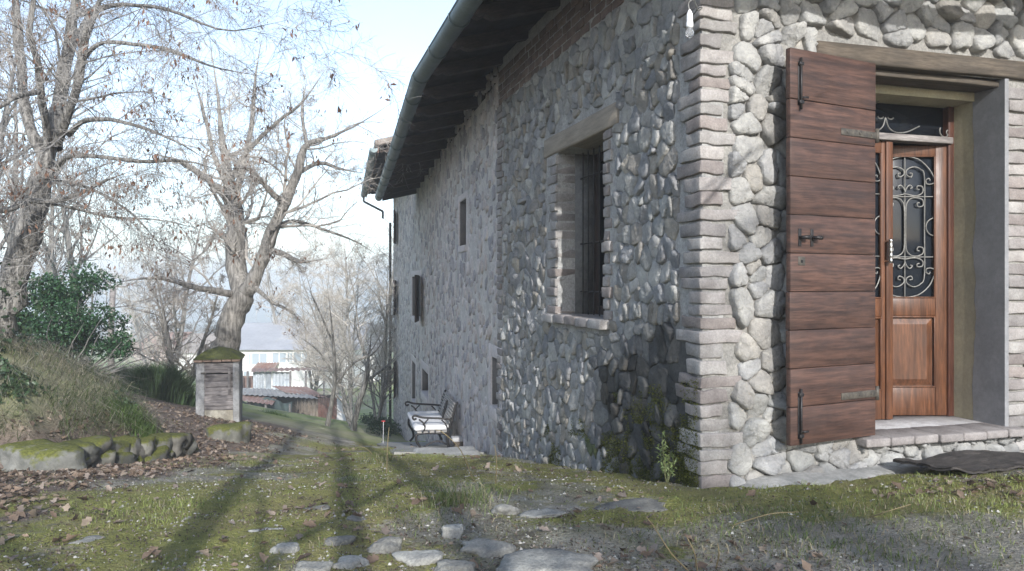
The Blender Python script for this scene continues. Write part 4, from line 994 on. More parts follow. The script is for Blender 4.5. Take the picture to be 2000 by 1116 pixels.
def place(o, px=None, Y=None, x=None, rz=0, sc=1., z=None, tilt=0.):
    x = (px-CX)/F_PX*Y if x is None else x; z = float(gz(x, Y)) if z is None else z
    o.matrix_basis = Matrix.Translation((x, Y, z)) @ Matrix.Rotation(rz, 4, 'Z') @ Matrix.Rotation(tilt, 4, 'X') @ Matrix.Scale(sc, 4)
g1 = gen_tree('bare_tree', 'tall pale bare tree standing behind the tin shed', 31, 11, .16, 15, M_barkpale, M_twigpale, (1, 1, 1), dens=1.1)
g2_ = gen_tree('bare_tree', 'spreading many stemmed bare tree right of the tin shed', 32, 9, .085, 14, M_barkpale, M_twigpale, (1.15, 1.13, 1.1), stems=4, low=.12, dens=1.3)
g3 = gen_tree('small_bare_tree', 'small bare fruit tree left of the wooden cabinet', 33, 3.4, .085, 9, M_barkpale, M_twigpale, (.85, .83, .8), stems=3, low=.15, dens=1.1)
g4 = gen_tree('bare_tree', 'bare tree with brown leaves clinging on, at the left edge behind the bank', 34, 9, .17, 14, M_bark, M_twig, (1, 1, 1), dens=1.15, pods=420)
g5 = gen_tree('bare_tree', 'slender tall tree behind the viewpoint', 37, 15, .105, 14, M_bark, M_twig, (1, 1, 1), low=.5, dens=.5, lean=.02)
place(g1, 655, 48, sc=1.15); place(g2_, 690, 40, rz=1); place(g3, 352, 18.5, rz=.5); place(g4, 15, 22, rz=2)
def more(o, label, **k): c = dup(o, label=label); place(c, **k); return c
more(g1, 'tall bare tree just left of the dark downpipe of the house', px=748, Y=44, rz=2.2, sc=1.25)
more(g1, 'bare tree rising right behind the forked pale trunk', px=560, Y=75, rz=4, sc=1.4)
more(g2_, 'bare spreading tree in front of the long white building', px=610, Y=56, rz=3.5, sc=1.2)
more(g2_, 'thin bare tree at the lawn edge nearest the downpipe', px=735, Y=30, rz=5.1, sc=.75)
more(g2_, 'bare tree between the evergreen bush and the wooden cabinet, far below', px=300, Y=60, rz=.3, sc=1.2)
more(g4, 'bare brown leaved tree behind the evergreen bush', px=170, Y=27, rz=4.4, sc=1.0)
more(g4, 'bare brown leaved tree left of the forked pale trunk in the background', px=330, Y=34, rz=.9, sc=1.0)
more(g4, 'bare brown leaved tree seen between the limbs of the large leaning tree', px=95, Y=33, rz=5.4, sc=1.25)
more(g4, 'bare tree at the far left edge nearest the leaning trunk', px=-60, Y=17, rz=1.4, sc=.9)
# trees behind the viewpoint, known from their shadows on the drive and the front wall
lightdir = np.array([-.228, .973])
for i, (px, py, kk, sc_, rz) in enumerate(((738, 1085, 6.5, 1., .4), (255, 1080, 7.5, 1.1, 2.6), (930, 1010, 9.5, 1.25, 4.4))):
    q = at(px, py, 1); Yg = 1.3/(-q[2]); p = np.array([q[0], q[1]])*Yg-lightdir*kk
    lab = ('bare tree behind the viewpoint whose trunk shadow lies along the middle of the drive', 'bare tree behind the viewpoint whose shadow falls along the leaf strewn side', 'bare tree behind the viewpoint shading the ground near the bench')[i]
    if i: more(g5, lab, x=p[0], Y=p[1], rz=rz, sc=sc_)
    else: place(g5, x=p[0], Y=p[1], rz=rz, sc=sc_); g5['label'] = lab
for lab, x, y, rz, sc_ in (('bare tree behind the viewpoint dappling the front door with shade', 5.6, -12.5, 3.3, 1.1), ('bare tree behind the viewpoint dappling the house corner with shade', 4.2, -9.2, 5.2, .8)):
    more(g4, lab, x=x, Y=y, rz=rz, sc=sc_)
more(g2_, 'bushy bare tree behind the viewpoint shading the left foreground', x=-1.2, Y=-7.5, rz=2., sc=.62)
# dark leaning sapling and pale thin trunk at the lawn edge
for nm, lab, sp, Y in (('sapling', 'dark crooked sapling leaning at the lawn edge by the house', [[(690, 858, 9), (697, 800, 8), (712, 755, 7), (720, 700, 5), (726, 645, 3)], [(715, 745, 4), (750, 720, 3), (785, 690, 2)], [(694, 850, 5), (672, 800, 4, .3), (668, 750, 2, .5)], [(720, 700, 3), (700, 660, 2), (690, 600, 2)]], 25),
                       ('sapling', 'pale slender trunk in front of the tin shed', [[(636, 870, 7), (645, 800, 6), (655, 740, 5), (650, 660, 4), (640, 560, 2)], [(655, 750, 4), (690, 710, 3), (730, 690, 2), (765, 640, 1.5)], [(650, 670, 3), (620, 600, 2), (600, 560, 1.5)], [(652, 730, 3), (625, 690, 2), (590, 660, 1.5)]], 24)):
    b = at(sp[0][0][0], sp[0][0][1], Y); big_tree(nm, lab, sp, Y, (b[0], b[1], float(gz(b[0], b[1]))), np.random.default_rng(len(lab)), [(7, .2, 1, 50, .45, .5, .1, .2, .0, 5, 3), (6, .2, 1, 45, .5, .6, .05, .2, .0, 4, 3)], M_bark if 'dark' in lab else M_barkpale, M_twig if 'dark' in lab else M_twigpale, (1, 1, 1), rk=.75, k=7)
# ================================================================= shrubs, ivy, grass
def leafmass(mb, cs, n, size, tint, rs, shell=.55):
    for (c, rx, ry, rz) in cs:
        d = norm(rs.normal(size=(n, 3))); r = rs.uniform(shell, 1, (n, 1))**.7; p = np.array(c)+d*r*np.array([rx, ry, rz])
        leaves(mb, p, rs.uniform(size*.7, size*1.3, n), np.array(tint)*rs.uniform(.6, 1.5, (n, 1)), rs)
rs = np.random.default_rng(41)
hb = np.array([-8.05, 14.0, 0]); hb[2] = gz(hb[0], hb[1])
holly = empty('evergreen_bush', hb, 'dense dark green glossy evergreen bush on the bank', 'bush')
cc = np.array([-8.05, 14, -.75]); mb = MB(); cl = []
for i in range(46):
    d = norm(rs.normal(size=3)); k = rs.uniform(.35, 1); h = d[2]*k; wdt = 1.02*(1-.5*max(h, 0))*(1 if h > -.7 else .75)
    cl.append((cc+np.array([d[0]*k*wdt*1.06, d[1]*k*.8, h*1.08]), *(rs.uniform(.20, .38)*np.array([1.1, 1.1, .8]))))
leafmass(mb, cl, 300, .066, (.035, .085, .035), rs, .25); obj('foliage', mb, M_leaf, holly)
mb = MB(); d = norm(rs.normal(size=(60, 3))*np.array([1, .8, .5])+np.array([0, 0, .9])); P, R = grow(np.tile(hb+np.array([0, 0, .05]), (60, 1)), d, rs.uniform(1, 2.1, 60), np.full(60, .02), 7, .12, .0, .2, rs); tubes(mb, P, R, 4); obj('stems', mb, M_twig, holly)
def blade_bush(name, label, px, Y, wd, dp, h, n, tint, cat='bush'):
    x = (px-CX)/F_PX*Y; b = np.stack([x+rs.normal(size=n)*wd*.4, Y+rs.normal(size=n)*dp*.4], 1); z = gz(b[:, 0], b[:, 1]); B = np.column_stack([b, z-.02])
    f = np.exp(-((b[:, 0]-x)/wd)**2*1.2); ln = np.column_stack([(b[:, 0]-x)*.9+rs.normal(size=n)*.2, rs.normal(size=n)*.2, 0*f]); mb = MB()
    blades(mb, B, h*f*rs.uniform(.5, 1.15, n), ln, .006*Y/14, np.array(tint)*rs.uniform(.6, 1.45, (n, 1)), rs)
    o = obj(name, mb, M_grass, origin=(x, Y, float(gz(x, Y))), label=label, cat=cat); return o
blade_bush('broom_bush', 'feathery dark green shrub left of the wooden cabinet', 318, 16.4, .75, .6, .85, 5200, (.055, .095, .035))
blade_bush('broom_bush', 'low grey green shrub at the foot of the wooden pole', 262, 19, .9, .6, .6, 2600, (.13, .15, .10))
blade_bush('green_herb_clump', 'fresh green leafy clump above the low mossy wall', 262, 9.1, .4, .35, .2, 1800, (.10, .155, .045), 'plant')
blade_bush('green_herb_clump', 'small green clump on the lawn just past the crest', 540, 21.6, .7, .4, .28, 1400, (.08, .13, .035), 'plant')
def scatter(n, x0, x1, y0, y1, f, rs, pw=1.):
    x = rs.uniform(x0, x1, n); y = y0+(y1-y0)*rs.uniform(0, 1, n)**pw; k = rs.uniform(0, 1, n) < f(x, y); return x[k], y[k]
def ground_xyz(x, y, dz=0.): return np.column_stack([x, y, gz(x, y, True)+dz])
# ivy on the bank, ivy at the far corner
x, y = scatter(30000, -8.5, -4.1, 6.8, 11, lambda x, y: sstep(.0, .12, bankd(x, y))*sstep(.5, .62, n2(x, y, 1.3, 51, 3)-.16+.32*sstep(-4.3, -5.0, x)*sstep(8.7, 7.6, y)), rs)
B = ground_xyz(x, y); B[:, 2] += rs.uniform(.01, .12, len(x)); mb = MB(); leaves(mb, B, rs.uniform(.03, .075, len(x)), np.array((.045, .075, .035))*rs.uniform(.5, 1.7, (len(x), 1)), rs, up=.3, asp=.8)
tr = np.array([at(px, py, 9.0) for px, py in ((-25, 720), (-5, 660), (12, 600))])
p = tr[rs.integers(0, 3, 900)]+rs.normal(size=(900, 3))*np.array([.2, .2, .22]); leaves(mb, p, rs.uniform(.04, .08, 900), np.array((.035, .06, .03))*rs.uniform(.5, 1.5, (900, 1)), rs, asp=.8)
obj('ivy', mb, M_leaf, kind='stuff', label='dark ivy trailing over the bank below the leaning tree', cat='ivy')
mb = MB(); cl = []
for s in np.linspace(16, 24, 14): q = W3(MF, s, rs.uniform(.3, 1.1), 0); q[2] = gz(q[0], q[1])+.1; cl.append((q, .5, .5, rs.uniform(.2, .45)))
leafmass(mb, cl, 150, .12, (.04, .075, .03), rs, .2); obj('ivy_mound', mb, M_leaf, origin=W3(MF, 20, .7, -6), label='low mound of dark ivy along the foot of the far corner', cat='ivy')
# dry grass on the bank
x, y = scatter(26000, -9.5, -4.1, 7.0, 12, lambda x, y: sstep(.1, .35, bankd(x, y))*sstep(.36, .58, n2(x, y, 1.0, 52, 3)+.14*sstep(8, 9.2, y)-.02), rs)
n = len(x); ln = np.column_stack([np.full(n, 1.0), np.full(n, -.75), np.full(n, -.75)])+rs.normal(size=(n, 3))*np.array([.7, .7, .3]); gr = rs.uniform(0, 1, (n, 1)) < (.30+.45*sstep(-5.3, -4.5, x)*sstep(9.9, 9.0, y))[:, None]; tn = np.where(gr, np.array([[.12, .17, .055]]), np.array([[.42, .38, .29]]))*rs.uniform(.5, 1.3, (n, 1))
mb = MB(); blades(mb, ground_xyz(x, y), rs.uniform(.10, .34, n), ln, .0026, tn, rs); obj('dry_grass', mb, M_grass, kind='stuff', label='tangled pale dry grass and green herbs over the bank', cat='grass')
# short grass and moss tufts on the drive and by the house
x, y = scatter(210000, -5.5, 5, 3.3, 15, lambda x, y: (m_moss(x, y)*.75+.15)*sstep(.35, .65, n2(x, y, 1.6, 53, 3)+.08)*(bankd(x, y) < .05), rs, 1.3)
n = len(x); B = ground_xyz(x, y, -.004); W_ = np.stack([(x-Cc.x)*dn[0]+(y-Cc.y)*dn[1], -(x-Cc.x)*dr[0]-(y-Cc.y)*dr[1]], 1); k = ~((W_[:, 1] < -.02) & (W_[:, 0] > -.05)); B = B[k]; n = len(B)
big = (n2(B[:, 0], B[:, 1], .9, 54, 3) > .62); mb = MB(); tn = np.where(rs.uniform(0, 1, (n, 1)) < .75, np.array([[.21, .25, .07]]), np.array([[.30, .27, .17]]))*rs.uniform(.6, 1.4, (n, 1))
blades(mb, B, np.where(big, rs.uniform(.012, .05, n), rs.uniform(.006, .02, n)), rs.normal(size=(n, 3))*np.array([.6, .6, .1]), .0017, tn, rs); obj('short_grass', mb, M_grass, kind='stuff', label='short grass and moss tufts on the drive', cat='grass')
# taller tufts at chosen spots
mb = MB()
def ground_at(px, py):
    q = at(px, py, 1); Y = 3.
    for _ in range(60): Y = Y+.5*(float(gz(q[0]*Y, Y))/q[2]-Y)
    return np.array([q[0]*Y, Y, float(gz(q[0]*Y, Y))])
for px, py, n, h in ((905, 985, 220, .17), (745, 905, 110, .16), (965, 965, 120, .10), (1780, 985, 220, .07), (1600, 1060, 300, .08), (1480, 1040, 260, .07), (1700, 1090, 260, .07), (1560, 1010, 260, .07), (1420, 1000, 220, .06), (1900, 1020, 240, .06), (1650, 1000, 240, .06), (1300, 1050, 200, .06), (370, 985, 120, .07), (480, 1090, 140, .06), (820, 1010, 180, .07), (1850, 1075, 120, .06), (700, 940, 120, .1), (860, 950, 120, .1)):
    c = ground_at(px, py); B = c+rs.normal(size=(n, 3))*np.array([.11 if h > .09 else .24, .11 if h > .09 else .17, 0]); B[:, 2] = gz(B[:, 0], B[:, 1], True)
    n = len(B); blades(mb, B, (h if h > .12 else h*.7)*rs.uniform(.4, 1.1, n), rs.normal(size=(n, 3))*np.array([.75, .75, .1]), .0022, np.where(rs.uniform(0, 1, (n, 1)) < .7, np.array([[.13, .17, .055]]), np.array([[.33, .29, .19]]))*rs.uniform(.6, 1.3, (n, 1)), rs)
obj('grass_tufts', mb, M_grass, kind='stuff', label='scattered taller grass tufts beside the drive', cat='grass')
mb = MB()
for pts in (((1345, 1116), (1310, 1080), (1278, 1030), (1262, 1010)), ((1398, 1112), (1404, 1085), (1402, 1062)), ((1362, 1116), (1356, 1080), (1342, 1050)), ((925, 940), (900, 880), (865, 845), (850, 840)), ((968, 945), (970, 900), (966, 870)), ((755, 925), (757, 870), (760, 835)), ((650, 900), (660, 920), (690, 950)), ((740, 905), (720, 880), (700, 870)), ((1700, 1010), (1730, 1000), (1780, 985)), ((1420, 1030), (1500, 1005), (1560, 1000))):
    g0 = ground_at(*pts[0]); Y0 = g0[1]-.15; P = np.array([at(a, b, Y0-.03*i) for i, (a, b) in enumerate(pts)]); P[0] = g0; P = smoothline(P, 10); tubes(mb, P, np.linspace(.004, .002, 10), 5, (.95, .85, .62))
obj('dry_stalks', mb, surf('dry_stalk', (.34, .30, .22), (.24, .21, .155), 5, .9, 0), kind='stuff', label='thin dry plant stalks standing along the drive', cat='stalks')
# fallen leaves
def flat_leaves(x, y, size, tint, rs, lift=.012):
    n = len(x); c = ground_xyz(x, y, lift); a = rs.uniform(0, 6.28, n); L = np.stack([np.cos(a), np.sin(a), rs.normal(size=n)*.35], 1); U = norm(np.stack([rs.normal(size=n)*.45, rs.normal(size=n)*.45, np.ones(n)], 1)); Wd = norm(np.cross(L, U)); U = np.cross(Wd, L); s = size[:, None]
    prof = [(-.5, 0, 0), (-.22, .2, .10), (-.02, .34, .18), (.14, .17, .09), (.28, .26, .16), (.5, 0, .05), (.28, -.26, .16), (.14, -.17, .09), (-.02, -.34, .18), (-.22, -.2, .10), (.1, 0, -.02)]
    V = np.stack([c+L*s*p+Wd*s*q+U*s*r*rs.uniform(.2, 1.3, (n, 1)) for p, q, r in prof], 1); b = np.arange(n)[:, None]*11
    F = np.concatenate([b+np.array([[i, (i+1) % 10, 10]]) for i in range(10)])
    mb = MB(); mb.add(V.reshape(-1, 3), F, np.repeat(tint, 11, 0)); return mb
x, y = scatter(30000, -8, 5, 3.3, 15, lambda x, y: np.maximum(m_leaf(x, y)*.85, .0)*(bankd(x, y) < .5), rs, 1.25)
W_ = -(x-Cc.x)*dr[0]-(y-Cc.y)*dr[1]; U_ = (x-Cc.x)*dn[0]+(y-Cc.y)*dn[1]; k = ~((W_ < .03) & (U_ > -.06)); x, y = x[k], y[k]; n = len(x)
LT = np.array([(.28, .205, .15), (.20, .145, .105), (.35, .28, .215), (.14, .10, .075), (.30, .245, .205)])
obj('fallen_leaves', flat_leaves(x, y, rs.uniform(.03, .085, n), LT[rs.integers(0, 5, n)]*rs.uniform(.7, 1.25, (n, 1)), rs), M_deadleaf, kind='stuff', label='brown fallen leaves covering the drive side', cat='leaves')
x, y = scatter(42000, -4.5, 5, 3.3, 9, lambda x, y: .25+.75*sstep(.5, .6, n2(x, y, 1.0, 64, 3)), rs, 1.6); W_ = -(x-Cc.x)*dr[0]-(y-Cc.y)*dr[1]; U_ = (x-Cc.x)*dn[0]+(y-Cc.y)*dn[1]; k = ~((W_ < .03) & (U_ > -.05)); x, y = x[k], y[k]; n = len(x)
mb = MB(); leaves(mb, ground_xyz(x, y, .004), rs.uniform(.006, .026, n), np.array([(.16, .12, .095), (.09, .07, .06), (.28, .24, .20), (.13, .13, .07)])[rs.integers(0, 4, n)]*rs.uniform(.6, 1.4, (n, 1)), rs, up=.9, asp=.45); obj('soil_litter', mb, M_deadleaf, kind='stuff', smooth=False, label='small crumbs of dead leaf and twig over the soil', cat='litter')
# pebbles
x, y = scatter(26000, -4.5, 5, 3.3, 11, lambda x, y: (1-m_leaf(x, y)*.8)*sstep(.44, .60, n2(x, y, 1.3, 61, 3)+.06), rs, 1.5); W_ = -(x-Cc.x)*dr[0]-(y-Cc.y)*dr[1]; U_ = (x-Cc.x)*dn[0]+(y-Cc.y)*dn[1]; k = ~((W_ < .03) & (U_ > -.05)); x, y = x[k], y[k]; n = len(x)
c = ground_xyz(x, y); s = (.003+.010*rs.uniform(0, 1, n)**4)[:, None, None]; O = np.array([(1, 0, 0), (.3, .9, 0), (-.8, .6, 0), (-.8, -.6, 0), (.3, -.9, 0), (.3, .2, .75), (-.3, -.2, .65)]); a = rs.uniform(0, 6.28, n); ca, sa = np.cos(a), np.sin(a)
Rm = np.stack([np.stack([ca, -sa, 0*a], 1), np.stack([sa, ca, 0*a], 1), np.stack([0*a, 0*a, 1+0*a], 1)], 1); V = c[:, None]+np.einsum('nij,nkj->nki', Rm, O[None]*s*rs.uniform(.65, 1.3, (n, 7, 1)))
F = np.array([(0, 1, 5), (1, 2, 5), (2, 6, 5), (2, 3, 6), (3, 4, 6), (4, 5, 6), (4, 0, 5)]); F = (np.arange(n)[:, None, None]*7+F[None]).reshape(-1, 3); mb = MB(); mb.add(V.reshape(-1, 3), F, np.repeat(np.array([(.36, .35, .32)])*rs.uniform(.4, 1.4, (n, 1)), 7, 0))
obj('gravel', mb, M_stone, kind='stuff', smooth=False, label='pale gravel scattered over the drive', cat='gravel')
# ================================================================= single stones on the drive
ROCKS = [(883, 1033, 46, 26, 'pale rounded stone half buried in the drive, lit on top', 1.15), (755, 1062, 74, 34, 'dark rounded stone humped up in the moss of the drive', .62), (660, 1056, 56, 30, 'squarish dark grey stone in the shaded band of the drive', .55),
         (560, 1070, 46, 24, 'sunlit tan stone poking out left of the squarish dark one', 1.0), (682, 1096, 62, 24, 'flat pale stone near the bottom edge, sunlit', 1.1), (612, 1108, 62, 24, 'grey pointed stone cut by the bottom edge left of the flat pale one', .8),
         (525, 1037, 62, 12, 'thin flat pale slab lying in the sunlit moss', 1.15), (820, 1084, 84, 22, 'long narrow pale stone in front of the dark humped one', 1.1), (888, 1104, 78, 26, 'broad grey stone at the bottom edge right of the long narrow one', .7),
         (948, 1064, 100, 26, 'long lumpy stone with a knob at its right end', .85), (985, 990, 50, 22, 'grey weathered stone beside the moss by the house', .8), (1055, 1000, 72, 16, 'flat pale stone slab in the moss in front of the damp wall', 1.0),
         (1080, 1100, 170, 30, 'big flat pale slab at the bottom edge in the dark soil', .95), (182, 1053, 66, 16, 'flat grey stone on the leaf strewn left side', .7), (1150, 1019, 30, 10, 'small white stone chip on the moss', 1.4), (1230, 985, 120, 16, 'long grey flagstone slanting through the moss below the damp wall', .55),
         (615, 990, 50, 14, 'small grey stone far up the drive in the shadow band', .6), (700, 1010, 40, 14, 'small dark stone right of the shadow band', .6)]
rs = np.random.default_rng(51); M_fieldstone = surf('field_stone', (1, .98, .93), (.52, .52, .52), 9, .9, .8, 55, .012, fine=.5)
for i, (px, py, wpx, hpx, lab, tn) in enumerate(ROCKS):
    g = ground_at(px, py+hpx*.4); k = g[1]/F_PX; w_ = wpx*k; h_ = max(hpx*k*.75, .03)
    mb = MB(); hz = h_*1.05 if hpx > 18 else h_*.6
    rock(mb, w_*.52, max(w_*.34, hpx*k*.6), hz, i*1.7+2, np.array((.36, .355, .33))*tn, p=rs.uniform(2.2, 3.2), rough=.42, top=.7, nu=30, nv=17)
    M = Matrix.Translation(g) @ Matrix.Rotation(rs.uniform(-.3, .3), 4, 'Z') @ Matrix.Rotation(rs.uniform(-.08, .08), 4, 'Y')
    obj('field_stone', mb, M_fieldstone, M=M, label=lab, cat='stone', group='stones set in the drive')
# ---- low mossy retaining wall
mb = MB(); pts = smoothline([(-4.22, 7.05), (-4.15, 7.8), (-4.12, 8.6), (-4.10, 9.5)], 40)
d = np.concatenate([[0], np.cumsum(np.linalg.norm(np.diff(pts, axis=0), axis=1))])
for c in range(2):
    u = rs.uniform(0, .12)
    while u < d[-1]-.1:
        L = rs.uniform(.22, .5); x, y = np.interp(u+L/2, d, pts[:, 0]), np.interp(u+L/2, d, pts[:, 1]); x2, y2 = np.interp(u+L/2+.05, d, pts[:, 0]), np.interp(u+L/2+.05, d, pts[:, 1]); a = math.atan2(y2-y, x2-x)
        z = float(gz(x+.16, y-.05))+c*.13; t = np.array([(1.05, 1.0, .95), (.75, .75, .72), (1.2, 1.17, 1.1)][rs.integers(3)])*rs.uniform(.6, .95)
        rock(mb, L*.56, .19+rs.uniform(-.03, .03), (.115+.03*rs.random()), u*7+c*3.3, t, Matrix.Translation((x, y, z)) @ Matrix.Rotation(a+rs.normal()*.12, 4, 'Z') @ Matrix.Rotation(rs.normal()*.1, 4, 'Y'), p=rs.uniform(3, 6), rough=.30, top=.9, nu=24, nv=13); u += L*.86
obj('low_stone_wall', mb, M_mossy, origin=(-4.05, 8.3, float(gz(-4.0, 8.3))), label='low mossy drystone wall holding up the grassy bank', cat='stone wall')
g = ground_at(72, 915); mb2 = MB(); rock(mb2, .36, .24, .24, 5, (.95, .95, .92), p=3.4, rough=.34, top=.7); obj('flat_boulder', mb2, M_mossy, M=Matrix.Translation(g) @ Matrix.Rotation(-.25, 4, 'Z') @ Matrix.Rotation(.08, 4, 'Y'), label='large flat pale boulder at the left end of the low mossy wall', cat='boulder')
# ---- plastered roadside cabinet with a plank door and mossy cap
pz = float(gz(-5.4, 13.9)); pY = 14.0; k = pY/F_PX; px0 = at(382, 0, pY)[0]; px1 = at(463, 0, pY)[0]
Hc = (552-708)*k; zb = (552-832)*k; wC = px1-px0; Mp = Matrix.Translation((px0, pY, zb)) @ Matrix.Rotation(math.radians(14), 4, 'Z'); hC = Hc-zb
cab = empty('roadside_cabinet', (px0+wC/2, pY+.3, zb), 'small plastered roadside cabinet with grey plank door and mossy cap', 'cabinet')
mb = MB(); rbox(mb, (0, 0, -.5), (wC*.20, .62, hC), .015, (4, 4, 8), .008, 5, 1); rbox(mb, (wC*.85, -.0, -.5), (wC, .62, hC), .015, (4, 4, 8), .008, 5, 2); rbox(mb, (wC*.20, .03, -.5), (wC*.85, .6, .30), .012, (6, 4, 5), .012, 5, 3, (1.25, 1.15, .95)); mb.box((wC*.2, .12, .3), (wC*.85, .62, hC-.01), tint=(.2, .2, .2))
obj('plastered_body', mb, surf('cracked_plaster', (.34, .345, .35), (.22, .215, .205), 3, .9, .5, 40, .01, fine=.4), cab, Mp)
mb = MB(); zz = np.linspace(.27, hC-.02, 11); zz = zz+np.append(0, np.append(rs.normal(size=9)*.012, 0))
for i in range(10):
    gap = .022 if i == 7 else .003; rbox(mb, (wC*.2+rs.uniform(-.02, .0), .01+rs.uniform(-.006, .006), zz[i]), (wC*.86, .045, zz[i+1]-gap), .006, (7, 3, 3), .006, 4, i+20, np.array((1, 1, 1.02))*rs.uniform(.75, 1.15))
pd = obj('plank_door', mb, M_greywood, cab, Mp)
for x_, z0_, z1_ in ((wC*.74, .55, hC-.1),):
    mb = MB(); rbox(mb, (x_, -.012, z0_), (x_+.045, .012, z1_), .004, (3, 3, 6), .004, 6); obj('batten', mb, M_greywood, pd, Mp)
for z_ in (hC-.22, ):
    mb = MB(); rbox(mb, (wC*.12, -.012, z_), (wC*.24, .004, z_+.03), .003); rbox(mb, (wC*.225, -.02, z_-.06), (wC*.245, .0, z_+.02), .003); obj('hasp', mb, M_strap, pd, Mp)
mb = MB()
for i in range(5): rbox(mb, (-.03+i*(wC+.06)/5, -.06, hC), (-.03+(i+1)*(wC+.06)/5-.008, .68, hC+.05), .01, (4, 5, 3), .006, 8, i+30, np.array((.36, .27, .22))*rs.uniform(.8, 1.15))
obj('brick_cornice', mb, M_brick, cab, Mp)
mb = MB(); n = 26; u, v = np.meshgrid(np.linspace(-.05, wC+.05, n), np.linspace(-.08, .70, n)); a = np.minimum(1, np.maximum(np.abs((u-wC/2)/(wC/2+.05)), np.abs((v-.31)/.39))); zc = hC+.048+.30*(1-a)**.9*(1-.25*(1-a))+.05*(n2(u, v, 7, 66, 3)-.5)*(a < .99)
ii = np.arange(n-1)[None]+np.arange(n-1)[:, None]*n; mb.add(np.stack([u, v, zc], -1).reshape(-1, 3), np.stack([ii, ii+1, ii+n+1, ii+n], -1).reshape(-1, 4)); obj('mossy_cap', mb, M_moss, cab, Mp)
g = ground_at(448, 858); mb = MB(); rock(mb, .27, .28, .27, 8, (.75, .75, .7), p=4, rough=.22); obj('mossy_block', mb, M_mossy, M=Matrix.Translation(g), label='dark mossy stone block at the foot of the roadside cabinet', cat='stone')
# ---- wooden pole, marker stake
b = at(217, 740, 20); mb = MB(); b[2] = gz(b[0], b[1]); tubes(mb, [b-up*.2, b+up*1.3, np.array([b[0]+.05, b[1], (552-558)*20/F_PX])], [.085, .08, .07], 10, cap=True); obj('wooden_pole', mb, M_greywood, origin=b, label='grey wooden pole standing behind the evergreen bush', cat='pole')
g = at(747, 826, 16.5); g[2] = gz(g[0], g[1]); stake = empty('marker_stake', g, 'thin pale stake with a red top by the far foot of the house', 'stake')
zt = (552-823)*16.5/F_PX; mb = MB(); tubes(mb, [g, (g+np.array([0, 0, zt]))/1-up*g[2]*.5, np.array([g[0]+.02, g[1], zt])], [.005]*3, 6); obj('stem', mb, M_plastic, stake); mb = MB(); rbox(mb, (g[0]-.02, g[1]-.01, zt-.012), (g[0]+.06, g[1]+.01, zt+.012), .004); obj('red_tag', mb, surf('red_plastic', (.5, .05, .05), None, 5, .5, 0), stake)
# ================================================================= terrace, bench
mb = MB(); u, v = np.meshgrid(np.linspace(.9, 8.6, 70), np.linspace(.02, 1.25, 14)); wv = v+(.12*np.sin(u*1.3)+.16*(n2(u, u*0, 1.4, 71, 3)-.5))*(v/1.25)
P = np.stack([u, wv, 0*u], -1).reshape(-1, 3); Rt = np.array(MF)[:3, :3]; Wp = P @ Rt.T+np.array(Kk); hz = gz(Wp[:, 0], Wp[:, 1]).reshape(u.shape)
base = -2.37-.183*u; lvl = np.maximum(base+.0, hz+.03)+.018*(n2(u, wv, 2, 72, 3)-.5)
top = np.stack([u, wv, lvl], -1).reshape(-1, 3); ii = np.arange(69)[None]+np.arange(13)[:, None]*70; mb.add(top, np.stack([ii, ii+1, ii+71, ii+70], -1).reshape(-1, 4))
for idx in (np.arange(13*70, 14*70), np.arange(0, 14)*70, np.arange(0, 14)*70+69):
    E = top[idx]; m = len(E); kk = np.arange(m-1); mb.add(np.concatenate([E, E-np.array([0, 0, .45])]), np.stack([kk, kk+1, kk+m+1, kk+m], 1))
obj('terrace', mb, M_concrete, M=MF, kind='structure')
mb = MB(); rbox(mb, (-.1, .05, -.3), (.95, .95, .12), .05, (8, 8, 4), .03, 4, 3, (1.25, 1.25, 1.25)); obj('stone_slab', mb, M_concrete, M=MF @ Matrix.Translation((.15, .1, -2.52)), label='pale stone slab lying at the foot of the brick quoin by the bench terrace', cat='stone slab')
bs, bl = 3.35, 1.36; bz = -2.37-.183*(bs+bl/2)+.02
Mb_ = MF @ Matrix.Translation((bs, .10, bz)) @ Matrix.Scale(1.16, 4); bc = Mb_ @ Vector((bl/2, .3, 0))
bench = empty('garden_bench', bc, 'black cast iron garden bench with slatted back against the long wall', 'bench')
for e in (0, bl):
    mb = MB(); T_ = lambda pts, r, n=14: tubes(mb, np.array([(e, a, b) for a, b in smoothline(pts, n)]), np.full(n, r), 7, cap=True)
    T_([(.04, .0), (.10, .12), (.13, .3), (.11, .42), (.05, .62), (.0, .80), (-.03, .84)], .019); T_([(.13, .36), (.3, .385), (.5, .39), (.6, .37)], .017)
    T_([(.60, .38), (.60, .28), (.54, .18), (.52, .08), (.58, .0)], .019); T_([(.06, .58), (.2, .60), (.38, .615), (.52, .63), (.62, .66), (.655, .635), (.63, .60), (.60, .62)], .016, 22)
    T_([(.5, .40), (.47, .48), (.5, .55), (.56, .60)], .013); T_([(.50, .52), (.45, .57), (.42, .60)], .011); T_([(.13, .2), (.25, .26), (.38, .24), (.53, .16)], .012); T_([(.12, .42), (.16, .52), (.22, .58)], .011)
    obj('end_frame', mb, M_iron, bench, Mb_)
for z_, y_ in [(.46+i*.047, .105-i*.0135) for i in range(8)]:
    mb = MB()
    rbox(mb, (.01, y_-.008, z_), (bl-.01, y_+.010, z_+.032), .004); obj('back_slat', mb, surf('pale_slat_wood', (.30, .285, .265), (.21, .195, .18), 5, .7, .2, tint=False) if 'pale_slat_wood' not in bpy.data.materials else bpy.data.materials['pale_slat_wood'], bench, Mb_)
mb = MB(); th = np.linspace(0, 6.2832, 25); 
for rx, rz_ in ((.075, .15), (.04, .09)): tubes(mb, np.stack([bl/2+rx*np.cos(th), .085-.28*(rz_*np.sin(th))+.0, .62+rz_*np.sin(th)], 1), np.full(25, .010), 6)
